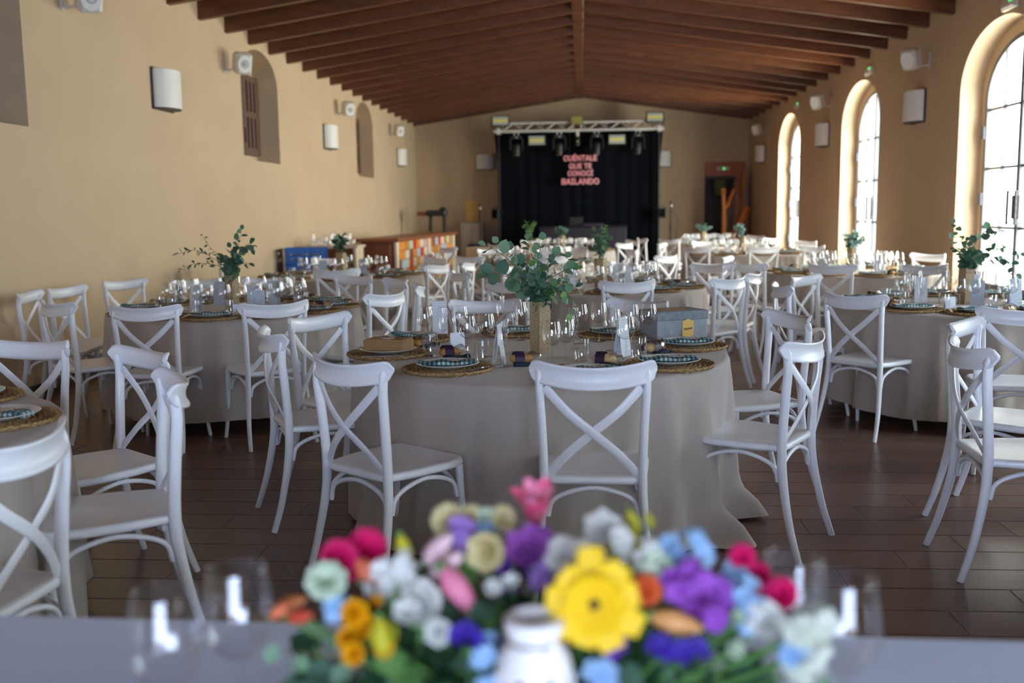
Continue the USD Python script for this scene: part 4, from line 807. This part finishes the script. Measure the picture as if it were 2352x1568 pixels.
obj('cabinet', MB().box((-.26, -.26, 0), (.26, .26, .66), .02), 'black_metal', t, smooth=False); obj('grille', MB().box((-.23, -.275, .05), (.23, -.26, .61), .006), 'black_cloth', t, smooth=False)
def stand_parts(t):
    obj('pole', MB().tube([(0, 0, .25), (0, 0, 1.62)], .022, 10).tube([(0, 0, .9), (0, 0, 1.05)], .03, 10), 'black_metal', t)
    for k in range(3): a = k * 2.094 + .4; obj('leg', MB().tube([(0, 0, .75), (.32 * math.cos(a), .32 * math.sin(a), .01)], .012, 8), 'black_metal', t)
    obj('clamp', MB().mesh(ball((0, -.03, 1.50), .028, 2)), 'alu', t)
K = Kind('lighting_stand', 'stand', stand_parts)
K.put(mtx((-2.45, 24.3, 0)), 'thin black pole stand left of the stage with a bright clamp'); K.put(mtx((2.13, 24.2, 0), .5), 'thin black pole stand right of the stage with a hanging cable')
obj('hanging_cable', MB().tube(arc([(2.15, 24.2, 1.36), (2.26, 24.2, 1.30), (2.30, 24.2, 1.0), (2.22, 24.2, .62), (2.12, 24.2, .4)], 8), .008, 6), 'black_metal', None, 35, 'black cable drooping from the pole stand right of the stage', 'cable')
def spk_parts(t):
    obj('box_body', MB().box((-.10, -.09, -.12), (.10, .09, .12), .015), 'black_metal', t, smooth=False); obj('grille', MB().box((-.08, -.10, -.10), (.08, -.09, .10), .004), 'black_cloth', t, smooth=False); obj('yoke', MB().tube(arc([(-.11, 0, -.10), (-.12, 0, .02), (-.12, 0, .14), (0, 0, .17), (.12, 0, .14), (.12, 0, .02), (.11, 0, -.10)], 4), .008, 6), 'black_metal', t)
K = Kind('clamped_spotlight', 'spotlight', spk_parts); K.put(mtx((-2.13, 25.25, 1.36), -.4), 'small black box light clamped to the left truss upright'); K.put(mtx((1.98, 25.25, 1.33), .3), 'small black box light clamped to the right truss upright')

# stage: truss, black curtain, lights, neon sign, booth
t = thing('stage_truss', 'silver lighting truss carrying the stage lights over the black curtain', 'truss', mtx((-.06, 25.4, 0)))
for y, z in ((-.14, 3.40), (.14, 3.40), (0, 3.60)): obj('chord', MB().tube([(-2.12 if z < 3.5 else -1.95, y, z), (2.12 if z < 3.5 else 1.95, y, z)], .026, 10), 'alu', t)
for i in range(15):
    x0 = -1.9 + i * .2667; x1 = x0 + .2667
    obj('brace', MB().tube([(x0, -.14, 3.40), (x1 if i % 2 == 0 else x0 + .02, 0, 3.60)] if i % 2 == 0 else [(x0, 0, 3.60), (x1, -.14, 3.40)], .013, 8), 'alu', t); obj('brace', MB().tube([(x0, .14, 3.40), (x1, 0, 3.60)], .011, 8), 'alu', t)
for s in (-1, 1):
    obj('upright', MB().tube([(s * 2.0, 0, .0), (s * 2.0, 0, 3.40)], .024, 10), 'black_metal', t); obj('base_plate', MB().box((s * 2.0 - .25, -.25, 0), (s * 2.0 + .25, .25, .012), .004), 'black_metal', t, smooth=False); obj('sleeve', MB().box((s * 2.0 - .05, -.16, 3.33), (s * 2.0 + .05, .16, 3.47), .01), 'alu', t, smooth=False)
    for dx in (-.05, .05): obj('floodlight_post', MB().tube([(s * 1.95 + dx, -.05, 3.40), (s * 1.95 + dx, -.05, 3.62)], .012, 8), 'alu', t)
n = 150; xs = np.linspace(-2.0, 2.0, n); m = MB(); rows = []
for z, g in ((3.37, .25), (2.6, .7), (1.4, 1.0), (.02, 1.1)): rows.append(np.stack([xs * (1.0 + .012 * (3.4 - z) * 0), .20 + g * .016 * np.sin(xs * 17 + 1.5 * np.sin(xs * 5)), np.full(n, z)], 1))
m.loft(rows, False, False); rows2 = [r + (0, .012, 0) for r in rows]; m.loft(rows2, False, False)
t = thing('stage_curtain', 'tall pleated black stage curtain hanging under the truss', 'curtain', mtx((-.07, 25.45, 0))); obj('drape', m, 'black_cloth', t, smooth=True); obj('top_hem', MB().box((-2.0, .17, 3.33), (2.0, .23, 3.385), .006), 'black_cloth', t, smooth=False)
for s in (-1, 1): obj('side_wing', MB().loft([np.array([(s * 2.0, .19, z), (s * (2.0 + w), .19, z), (s * (2.0 + w), .20, z), (s * 2.0, .20, z)]) for z, w in ((3.35, .12), (2.6, .05), (.02, .03))]), 'black_cloth', t, smooth=False)
def flood_parts(mat):
    def parts(t):
        obj('housing', MB().box((-.22, -.06, -.13), (.22, .06, .13), .012), 'black_metal', t, smooth=False); obj('lens', MB().box((-.195, -.072, -.105), (.195, -.06, .105), .004), mat, t, smooth=False); obj('led_strip', MB().box((-.18, -.078, -.035), (.18, -.072, .035)), 'led_yellow', t, smooth=False); obj('bracket', MB().tube([(-.225, 0, -.02), (-.225, 0, -.16), (.225, 0, -.16), (.225, 0, -.02)], .008, 6), 'black_metal', t)
    return parts
K = Kind('stage_floodlight', 'floodlight', flood_parts('lamp_face'))
K.put(mtx((-2.01, 25.33, 3.66), .06), 'rectangular floodlight with yellow strip on the left end of the truss'); K.put(mtx((1.83, 25.33, 3.68), -.06), 'rectangular floodlight with yellow strip on the right end of the truss')
K.put(mtx((-1.10, 25.28, 3.16)), 'rectangular floodlight with yellow strip hung below the left half of the truss'); K.put(mtx((.89, 25.28, 3.15)), 'rectangular floodlight with yellow strip hung below the right half of the truss')
t = thing('blinder_light', 'olive square blinder light on two posts in the middle of the truss', 'stage light', mtx((-.10, 25.33, 3.64)))
obj('housing', MB().box((-.15, -.06, -.11), (.15, .06, .11), .012), 'black_metal', t, smooth=False); obj('lens', MB().box((-.14, -.07, -.10), (.14, -.06, .10), .004), 'olive_box', t, smooth=False)
for x in (-.10, .10): obj('post', MB().tube([(x, 0, -.11), (x, 0, -.24)], .014, 8), 'alu', t)
def mover_parts(t):
    obj('clamp', MB().tube([(-.05, 0, .16), (-.05, 0, .27)], .012, 8).tube([(.05, 0, .16), (.05, 0, .27)], .012, 8), 'alu', t); obj('base', MB().box((-.14, -.10, .08), (.14, .10, .16), .015), 'black_metal', t, smooth=False)
    y = MB()
    for s in (-1, 1): y.box((s * .15 - .022, -.06, -.20), (s * .15 + .022, .06, .09), .015)
    obj('yoke', y, 'black_metal', t, smooth=False); obj('head', MB().lathe([(0, -.32), (.08, -.32), (.095, -.26), (.10, -.12), (.085, -.05), (0, -.05)], 20), 'black_metal', t); obj('lens', MB().lathe([(0, -.327), (.07, -.325), (.072, -.32), (0, -.318)], 20), 'lamp_face', t); obj('status_light', MB().mesh(ball((0, -.105, .12), .018, 1)), 'shade_white', t)
K = Kind('moving_head_light', 'stage light', mover_parts)
for x, w in ((-1.61, 'far left'), (-.54, 'left of the middle'), (.39, 'right of the middle'), (1.41, 'far right')): K.put(mtx((x, 25.28, 3.12), .1), 'black moving-head stage light hanging %s under the truss' % w)
t = thing('pin_spot', 'small black pin spot hanging under the middle of the truss', 'stage light', mtx((-.09, 25.28, 3.12)))
obj('clamp', MB().lathe([(0, .26), (.03, .26), (.05, .14), (0, .12)], 12), 'alu', t); obj('can', MB().lathe([(0, -.10), (.07, -.10), (.075, .0), (.06, .10), (0, .13)], 18), 'black_metal', t); obj('lamp_dot', MB().mesh(ball((0, -.075, 0), .02, 1)), 'led_yellow', t)
t = thing('neon_sign', 'pink neon-style sign with four lines of Spanish lettering on the black curtain', 'sign', mtx((-.02, 25.36, 0)))
for s, z, h, wv in (('CUÉNTALE', 2.655, .125, .82), ('QUE TE', 2.465, .115, .55), ('CONOCÍ', 2.285, .115, .62), ('BAILANDO', 2.075, .135, .92)):
    g = text(s, h, .02, True); g.vertices[:, 0] *= wv / np.ptp(g.vertices[:, 0]); obj('lettering', MB().mesh(g, shift(XZ, z=z)), 'neon_pink', t, smooth=False)
    g = text(s, h, .006, True); g.vertices[:, 0] *= (wv + .03) / np.ptp(g.vertices[:, 0]); obj('letter_backing', MB().mesh(g, shift(XZ, z=z - .008, y=.010)), 'neon_backing', t, smooth=False)
for z in (2.60, 2.42, 2.24): obj('support_bar', MB().tube([(-.28, .014, z), (.28, .014, z)], .006, 6), 'acrylic', t)
for x in (-.45, .45): obj('hanging_wire', MB().tube([(x * .6, .012, 2.70), (x * .6, .012, 3.37)], .004, 5), 'black_metal', t)
t = thing('dj_booth', 'dark navy cloth-covered booth in front of the black curtain', 'booth', mtx((.02, 24.2, 0)))
obj('front_drape', MB().box((-1.02, -.35, 0), (1.05, .35, 1.02), .02), 'navy_box', t, smooth=False); obj('table_edge', MB().box((-1.04, -.37, 1.02), (1.07, .37, 1.045), .006), 'black_metal', t, smooth=False)
obj('mixer', MB().box((.02, -.2, 1.045), (.50, .15, 1.11), .01), 'plum_paper', t, smooth=False); obj('laptop', MB().box((-.30, -.15, 1.045), (.02, .1, 1.06), .004).box((-.30, .1, 1.06), (.02, .112, 1.26), .004), 'black_metal', t, smooth=False)

# harp in front of the doorway
t = thing('concert_harp', 'orange wooden harp standing in front of the dark doorway', 'harp', mtx((3.56, 25.2, 0)))
obj('pillar', MB().tube(arc([(-.02, 0, .08), (-.02, 0, .8), (-.03, 0, 1.45), (-.05, 0, 1.80)], 6), np.linspace(.065, .05, 19), 14), 'harp_wood', t); obj('crown', MB().lathe([(.03, 1.76), (.075, 1.80), (.05, 1.85), (.07, 1.90), (.02, 1.93), (0, 1.93)], 16, (-.05, 0, 0)), 'harp_wood', t)
obj('neck', MB().tube(arc([(-.03, 0, 1.42), (.06, .0, 1.50), (.14, .02, 1.70), (.22, .05, 1.90)], 6), np.linspace(.06, .04, 19), 10), 'harp_wood', t); obj('soundbox', MB().loft([np.array([(.0 + .55 * u - w, .02, .10 + 1.35 * u), (.0 + .55 * u + w * .2, -.10, .10 + 1.35 * u), (.05 + .55 * u + w, .10, .10 + 1.35 * u)]) for u, w in ((0, .17), (.5, .12), (1, .06))]), 'harp_wood', t, smooth=False)
obj('pedestal', MB().box((-.20, -.16, 0), (.24, .18, .09), .02), 'harp_wood', t, smooth=False); st = MB()
for k in range(16): u = k / 15; st.tube([(.02 + .5 * u, .0, .22 + 1.2 * u), (-.01 + .20 * u, .01, 1.44 + .40 * u)], .0022, 4)
obj('strings', st, 'cream_paint', t, kind='stuff')
# bits behind the stage-side tables
t = obj('draped_side_table', MB().mesh(trimesh.creation.cylinder(.45, .78, sections=40), mtx((-1.65, 18.2, .39))), 'beige_cloth', None, 35, 'beige cloth-covered cocktail table beyond the bar end', 'table')

# ------------------------------------------------------------------ foreground table, glasses, flowers, lantern
HT = .755
t = thing('head_table', 'rectangular table under the white cloth in the foreground', 'table', mtx((0, 1.12, 0), -.022))
obj('tabletop', MB().box((-1.38, -.42, .715), (1.38, .42, .745), .006), 'bar_wood', t, smooth=False)
for sx in (-1, 1):
    for sy in (-1, 1): obj('leg', MB().box((sx * 1.3 - .03, sy * .36 - .03, 0), (sx * 1.3 + .03, sy * .36 + .03, .715), .006), 'black_metal', t, smooth=False)
W_, D_ = 1.42, .455; n = 360
def rect(g, r, wav, z):
    P = sbox(-W_ - g + r, -D_ - g + r, W_ + g - r, D_ + g - r).buffer(r, 12).exterior; L = P.length; o = []
    for i in range(n):
        p = np.array(P.interpolate(i / n * L).coords[0]); q = np.array(P.interpolate((i + .5) / n * L).coords[0]); d = nrm(q - p); o.append([p[0] - d[1] * -1 * wav * math.sin(i * .55 + 1.5 * math.sin(i * .13)), p[1] - d[0] * wav * math.sin(i * .55 + 1.5 * math.sin(i * .13)), z])
    return np.array(o)
rings = [rect(-.25, .02, 0, HT), rect(-.012, .015, 0, HT), rect(-.003, .018, 0, HT - .004), rect(0, .02, 0, HT - .012)] + [rect(.02 * s, .02 + .03 * s, .018 * s, HT - .012 - .72 * s) for s in np.linspace(.1, 1, 9)]
m = MB().loft(rings, caps=False); v = rings[0]; m.add(np.vstack([v, [[0, 0, HT]]]), np.stack([np.arange(n), (np.arange(n) + 1) % n, np.full(n, n)], 1))
c = obj('tablecloth', m, 'blue_cast_cloth', None, 40, 'white tablecloth, blue skylight cast in its colour, on the foreground table across the bottom', 'tablecloth'); UsdGeom.Xformable(c).MakeMatrixXform().Set(gm(mtx((0, 1.12, 0), -.022)))
def balloon_parts(t):
    pr = arc([(.0048, 0, .085), (.02, 0, .089), (.037, 0, .105), (.0465, 0, .130), (.0470, 0, .158), (.0425, 0, .188), (.0385, 0, .212)], 5)[:, [0, 2]]
    obj('bowl', MB().lathe(pr, 40), 'glass', t, smooth=True); obj('rim', MB().tube([(.0385 * math.cos(q), .0385 * math.sin(q), .212) for q in np.linspace(0, 2 * PI, 41)], .001, 6, caps=False), 'glass', t)
    obj('glass_stem', MB().lathe([(.0048, .085), (.004, .05), (.0045, .02), (.008, .008)], 14), 'glass', t, smooth=True); obj('foot', MB().lathe([(.008, .008), (.025, .004), (.037, .002), (.037, .0002), (0, .0002)], 36), 'glass', t, smooth=40)
K = Kind('balloon_wine_glass', 'wine glass', balloon_parts)
for x, y, lab in ((-.466, 1.262, 'large blurred wine glass in the foreground just left of the flowers'), (-.530, 1.175, 'large blurred wine glass nearest the bottom left corner'), (.335, 1.25, 'large blurred wine glass in the foreground right of the flowers'), (.288, 1.33, 'large blurred wine glass half hidden behind the right end of the flowers')): K.put(mtx((x, y, HT + .0005)), lab)
# lantern: white ceramic jar with leaf-shaped openings (booleans)
def cyl_shell():
    a = np.linspace(0, 2 * PI, 72, endpoint=False)
    def solid(pr): return m3.CrossSection([np.array([(0, pr[0][1])] + pr + [(0, pr[-1][1])])], m3.FillRule.NonZero).revolve(72)
    o = solid([(.036, .0), (.043, .01), (.047, .09), (.046, .155), (.040, .185), (.0305, .200), (.030, .212), (.034, .216), (.034, .228), (.030, .230)])
    i = solid([(.031, .006), (.038, .012), (.042, .09), (.041, .153), (.035, .182), (.026, .199), (.0255, .25)])
    m = o - i; cut = []
    u = np.linspace(0, PI, 12); lens = np.vstack([np.stack([.0125 * np.sin(u), -.030 * np.cos(u)], 1), np.stack([-.0125 * np.sin(u[1:-1]), .030 * np.cos(u[1:-1])], 1)])
    for row, (z, off) in enumerate(((.145, 0), (.088, PI / 8), (.036, 0))):
        for k in range(8):
            q = k * PI / 4 + off + PI / 2 + .35; pl = m3.CrossSection([lens * (1 if row else .85)]).extrude(.04)
            R = np.array([[-math.sin(q), 0, math.cos(q)], [math.cos(q), 0, math.sin(q)], [0, 1, 0]]); M = np.hstack([R, np.array([[.028 * math.cos(q)], [.028 * math.sin(q)], [z]])]); cut.append(pl.transform(M))
    return m - m3.Manifold.batch_boolean(cut, m3.OpType.Add)
t = thing('ceramic_lantern', 'white ceramic lantern jar with leaf-shaped openings before the yellow daisy', 'lantern', mtx((-.055, 1.075, HT + .0005), .1))
obj('pierced_body', cyl_shell(), 'ceramic', t, smooth=35); obj('tealight', MB().lathe([(0, .012), (.019, .012), (.019, .03), (0, .03)], 20), 'shade_white', t); obj('neck_ring', MB().tube([(.033 * math.cos(q), .033 * math.sin(q), .205) for q in np.linspace(0, 2 * PI, 41)], .0025, 6, caps=False), 'steel', t)

rgF = np.random.default_rng(77); CAMD = lambda p: nrm(np.array(EYE) - np.array(p) + rgF.normal(size=3) * .25)
BASE = np.array([-.05, 1.22, HT + .02])
def petal(L, W, curl, cup, nl=7, nw=3, tip=.6):
    """Petal along +x, face up +z: (vertices, quads)."""
    V, F = [], []
    for i in range(nl):
        u = i / (nl - 1); w = W * (math.sin(PI * min(1, u * tip + .06)) if tip < 1 else math.sin(PI * (.06 + .90 * u)) ** .75)
        for k in range(-nw, nw + 1): s = k / nw; V.append((L * u, w * s, curl * u * u * L + cup * s * s * w))
    r = 2 * nw + 1
    for i in range(nl - 1):
        for k in range(r - 1): a = i * r + k; F.append((a, a + 1, a + r + 1, a + r))
    return np.array(V), np.array(F)
def rotz(v, a): c, s = math.cos(a), math.sin(a); return np.stack([v[:, 0] * c - v[:, 1] * s, v[:, 0] * s + v[:, 1] * c, v[:, 2]], 1)
def tilt(v, e): c, s = math.cos(e), math.sin(e); return np.stack([v[:, 0] * c - v[:, 2] * s, v[:, 1], v[:, 0] * s + v[:, 2] * c], 1)
def put(v, M): return v @ M[:3, :3].T + M[:3, 3]
def fstem(t, p): obj('flower_stem', MB().tube(arc([(0, 0, -.004), (BASE - p) * .35 + (0, 0, -.015), (BASE - p) * .95], 6), .0022, 6), 'stem_green', t)
def flower(kind, col, x, y, z, size, ang, label):
    p = np.array([x, y, z]); R = size / 2; mat = 'petal_' + col; d = CAMD(p); d[2] += .25; d = nrm(d); M = frame((0, 0, 0), d); names = dict(gerbera='gerbera_daisy', rose='rose_bloom', carnation='carnation_bloom', bud='lily_bud', lily='lily_bloom', spray='blossom_spray')
    t = thing(names[kind], label, 'flower', mtx(p))
    if kind == 'gerbera':
        d = nrm(np.array(EYE) - p + (0, 0, -.25)); M = frame((0, 0, 0), d)
        for k in range(9):
            v, f = petal(R * (1.18 if k == 2 else .96 + .08 * (k % 3)), R * .31, -.14 if k == 2 else -.06, .22, 8, 3, .66); obj('petal', (put(rotz(tilt(v, .04 + .10 * (k % 2)), k * 2 * PI / 9 + .25), M), f), mat, t, smooth=True)
        for k in range(8):
            v, f = petal(R * .70, R * .27, .1, .25, 7, 3, .7); obj('petal', (put(rotz(tilt(v, .32), k * PI / 4 + .2) + (0, 0, .003), M), f), mat, t, smooth=True)
        obj('flower_eye', MB().mesh(ball((0, 0, .008), R * .12, 2, (1, 1, .5)), M), 'flower_eye', t)
    elif kind in ('rose', 'carnation'):
        n_l = ((6, 1.0, .25), (6, .86, .65), (5, .66, 1.0), (4, .42, 1.3)) if kind == 'rose' else ((9, 1.0, .15), (9, .9, .55), (8, .75, .9), (6, .5, 1.2))
        for q, (n_, s, e) in enumerate(n_l):
            for k in range(n_):
                v, f = petal(R * s, R * (.62 if kind == 'rose' else .42) * s, .35 if kind == 'rose' else -.1, .55, 6, 3, .62)
                if kind == 'carnation': v[:, 2] += R * .09 * np.sin(v[:, 1] / R * 22) * (v[:, 0] / R) ** 2
                obj('petal', (put(rotz(tilt(v, e), k * 2 * PI / n_ + q * .5), M), f), mat, t, smooth=True)
    elif kind == 'bud':
        a = math.radians(ang); ax = nrm(np.array([math.cos(a), -.25, -math.sin(a)])); Mb = frame(-ax * R, ax); rr = [(.02, 0), (.20, .10), (.33, .30), (.36, .5), (.28, .75), (.14, .93), (.02, 1.0)]
        for k in range(3):
            q = np.linspace(0, 2.3, 9) + k * 2.094; v = np.concatenate([np.stack([R * 1.25 * r * np.cos(q), R * 1.25 * r * np.sin(q), np.full(9, size * z_)], 1) for r, z_ in rr])
            obj('petal', (put(v, Mb), np.array([(i * 9 + j, i * 9 + j + 1, (i + 1) * 9 + j + 1, (i + 1) * 9 + j) for i in range(6) for j in range(8)])), mat, t, smooth=True)
        obj('calyx', MB().mesh(ball((0, 0, 0), R * .22, 1), Mb), 'stem_green', t)
    elif kind == 'lily':
        d = nrm(np.array([.0, -.35, 1.0])); M = frame((0, 0, -R * .6), d)
        for k in range(6): v, f = petal(size * .98, R * .52, -.12, .6, 8, 3, .86); obj('petal', (put(rotz(tilt(v, 1.30 - .12 * (k % 2)), k * PI / 3), M), f), mat if k % 2 else 'petal_pink', t, smooth=True)
        for k in range(5): obj('stamen', MB().tube([put(np.array([[0, 0, 0]]), M)[0], put(np.array([[R * .2 * math.cos(k * 1.26), R * .2 * math.sin(k * 1.26), size * .6]]), M)[0]], .0012, 5), 'petal_gold', t)
    else:
        nfl = max(5, int(size / .0075))
        for k in range(nfl):
            u = nrm(rgF.normal(size=3) + d * .9); c = u * R * .72; Mf = frame(c, nrm(u + d * .6)); m = MB(); s = .012 + .004 * rgF.random()
            for j in range(5): v, f = petal(s, s * .42, .15, .3, 4, 2, .75); m.add(put(rotz(tilt(v, .15), j * 1.2566), Mf), f)
            obj('floret', m, mat, t, smooth=True)
    fstem(t, p)
FL = [
('gerbera', 'yellow', .013, 1.08, .999, .106, 0),('rose', 'white', -.197, 1.18, .949, .063, 0),('rose', 'white', -.174, 1.14, .936, .037, 0),('rose', 'white', -.211, 1.14, .956, .037, 0),
('rose', 'gold', -.278, 1.14, .959, .037, 0),('rose', 'gold', -.265, 1.14, .94, .037, 0),('rose', 'gold', -.285, 1.14, .927, .035, 0),('rose', 'gold', -.268, 1.1, .925, .031, 0),
('rose', 'gold', -.232, 1.1, .931, .026, 0),('rose', 'gold', -.258, 1.18, .954, .019, 0),('carnation', 'magenta', -.319, 1.24, .988, .054, 0),('carnation', 'magenta', -.293, 1.29, .987, .056, 0),
('carnation', 'magenta', -.303, 1.24, .975, .034, 0),('bud', 'coral', -.281, 1.24, .973, .06, 25),('bud', 'peach', .11, 1.14, .952, .065, 8),('carnation', 'orange', .077, 1.18, .976, .04, 0),
('carnation', 'orange', .106, 1.24, .98, .034, 0),('bud', 'pink', -.155, 1.18, .974, .07, 50),('lily', 'hotpink', -.064, 1.33, 1.029, .069, 0),('bud', 'palepink', -.188, 1.24, 1.004, .062, -50),
('carnation', 'cream', -.186, 1.33, 1.014, .048, 0),('carnation', 'cream', -.152, 1.33, 1.016, .042, 0),('bud', 'lime', -.232, 1.24, 1.003, .043, 70),('carnation', 'lime', .055, 1.29, .996, .047, 0),
('bud', 'lime', .07, 1.33, 1.015, .036, 60),('bud', 'lime', .092, 1.33, 1.017, .024, 60),('rose', 'white', .027, 1.29, 1.011, .055, 0),('carnation', 'white', -.027, 1.24, .999, .048, 0),
('spray', 'white', .085, 1.24, .996, .045, 0),('spray', 'white', -.261, 1.24, .962, .051, 0),('spray', 'white', -.232, 1.24, .97, .046, 0),('carnation', 'mint', -.321, 1.18, .982, .052, 0),
('rose', 'cream', -.12, 1.24, 1.004, .056, 0),('carnation', 'cream', -.145, 1.29, .994, .029, 0),('rose', 'mauve', -.069, 1.24, 1.0, .062, 0),('spray', 'lavender', -.163, 1.29, 1.005, .047, 0),
('spray', 'violet', -.086, 1.24, .972, .045, 0),('spray', 'lavender', -.055, 1.24, .968, .04, 0),('spray', 'sky', .144, 1.24, 1.007, .05, 0),('spray', 'sky', .124, 1.24, .994, .039, 0),
('spray', 'sky', .115, 1.24, 1.007, .028, 0),('spray', 'sky', .195, 1.24, .969, .039, 0),('spray', 'sky', .199, 1.18, .972, .037, 0),('spray', 'sky', -.315, 1.18, .949, .033, 0),
('spray', 'sky', -.106, 1.1, .928, .041, 0),('spray', 'sky', -.129, 1.29, 1.006, .023, 0),('spray', 'purple', .14, 1.18, .985, .059, 0),('spray', 'purple', .163, 1.18, .966, .045, 0),
('spray', 'purple', .118, 1.18, .982, .043, 0),('spray', 'purple', .142, 1.18, .955, .043, 0),('spray', 'purple', .155, 1.14, .961, .026, 0),('carnation', 'magenta', .203, 1.24, .999, .033, 0),
('carnation', 'magenta', .224, 1.24, .976, .031, 0),('carnation', 'magenta', .241, 1.18, .974, .04, 0),('carnation', 'magenta', .215, 1.18, .971, .027, 0),('rose', 'white', .22, 1.14, .952, .049, 0),
('rose', 'mint', .172, 1.1, .938, .022, 0),('rose', 'mint', .182, 1.14, .959, .018, 0),('rose', 'white', -.113, 1.18, .975, .024, 0),('rose', 'white', -.088, 1.18, .981, .024, 0),
('spray', 'blueviolet', -.14, 1.1, .937, .051, 0),('spray', 'blueviolet', .124, 1.1, .932, .028, 0),('spray', 'blueviolet', .091, 1.1, .932, .03, 0),('spray', 'violet', .032, 1.1, .941, .028, 0),
('bud', 'ember', -.368, 1.18, .95, .052, -25),('bud', 'red', -.344, 1.14, .952, .04, -15),('bud', 'coral', -.371, 1.14, .958, .032, -40),('spray', 'ivory', .253, 1.12, .957, .035, 0),
('spray', 'ivory', .268, 1.12, .939, .035, 0),('spray', 'ivory', .258, 1.12, .91, .035, 0),('spray', 'ivory', .277, 1.12, .966, .028, 0),('spray', 'sky', .248, 1.12, .925, .03, 0),
('carnation', 'cream', -.11, 1.33, 1.018, .036, 0),('carnation', 'mint', -.131, 1.33, 1.018, .03, 0),
('spray', 'white', -.245, 1.23, .955, .05, 0), ('spray', 'white', -.215, 1.22, .985, .05, 0), ('bud', 'palepink', -.175, 1.22, .99, .06, -40), ('carnation', 'lime', -.24, 1.13, .935, .035, 0), ('bud', 'lime', -.235, 1.10, .945, .05, 80), ('spray', 'white', .0, 1.25, .99, .05, 0), ('spray', 'white', .045, 1.27, 1.005, .045, 0), ('spray', 'sky', -.11, 1.09, .915, .05, 0), ('spray', 'sky', .02, 1.09, .905, .04, 0), ('carnation', 'purple', -.06, 1.26, 1.005, .05, 0), ('spray', 'mint', .09, 1.22, .985, .05, 0), ('spray', 'sky', .205, 1.16, .955, .045, 0)
]
NAMEC = dict(gold='golden yellow', hotpink='bright pink', palepink='pale pink', lime='lime yellow', sky='sky blue', blueviolet='blue-violet', ember='orange-red', mint='pale green-white', ivory='ivory')
seen = {}
def where(x, z):
    h = 'far left' if x < -.30 else 'left' if x < -.19 else 'centre left' if x < -.10 else 'centre' if x < .02 else 'centre right' if x < .12 else 'right' if x < .20 else 'far right'
    return h + ' of the foreground bouquet, ' + ('topmost row' if z > 1.008 else 'upper row' if z > .985 else 'middle row' if z > .955 else 'lower row' if z > .935 else 'bottom row')
KN_ = dict(gerbera='gerbera daisy with a dark eye', rose='full rounded bloom', carnation='ruffled carnation', bud='long pointed lily bud', lily='open lily', spray='spray of small blossoms')
ORD = ['', ', second', ', third', ', fourth']
for k, c, x, y, z, s, a in FL:
    b = NAMEC.get(c, c) + ' ' + KN_[k] + ', ' + where(x, z); i = seen.get(b, 0); seen[b] = i + 1
    flower(k, c, x, y, z, s, a, b + ORD[i])
t = thing('bouquet_greenery', 'dense dark green leaves filling the foreground bouquet', 'foliage', mtx(BASE), kind='stuff')
m1, m2_, m3_ = MB(), MB(), MB()
for i in range(620):
    a = rgF.uniform(0, 2 * PI); rr = math.sqrt(rgF.random()); x = -.0 + .30 * rr * math.cos(a) - .02; y = .125 * rr * math.sin(a) - .005; top = .185 * (1 - (rr * .92) ** 2) + .03; z = rgF.uniform(-.01, top)
    d = nrm(np.array([x * 3, y * 3 - .4, z + .05]) + rgF.normal(size=3) * .5); v, f = leaf_mesh(np.array([x, y, z]), d, rgF.normal(size=3) + (0, -1, 1), rgF.uniform(.028, .055), rgF.random() < .5); (m1, m1, m2_, m3_)[rgF.integers(4)].add(v, f)
obj('dark_leaves', m1, 'leaf_dark', t, smooth=True, kind='stuff'); obj('mid_leaves', m2_, 'leaf_4', t, smooth=True, kind='stuff'); obj('light_leaves', m3_, 'leaf_3', t, smooth=True, kind='stuff')
obj('foam_tray', MB().box((-.26, -.08, -.0195), (.24, .08, .035), .02), 'leaf_dark', t, smooth=False)
for i, (lab, pts, n) in enumerate([('at the left end of the foreground bouquet, upper of two', [(-.22, 1.16, .86), (-.30, 1.14, .90), (-.36, 1.12, .915)], 9), ('at the left end of the foreground bouquet, lower of two', [(-.20, 1.13, .83), (-.27, 1.10, .86), (-.325, 1.08, .875)], 9), ('under the blue-violet blossoms of the foreground bouquet', [(-.12, 1.11, .84), (-.15, 1.07, .87), (-.18, 1.05, .88)], 8), ('at the right end of the foreground bouquet', [(.14, 1.13, .84), (.21, 1.10, .88), (.26, 1.08, .90)], 9)]):
    sprig('silvery eucalyptus sprig ' + lab, [tuple(BASE)] + pts, .036, n, 300 + i, True, (1, 2, 2))
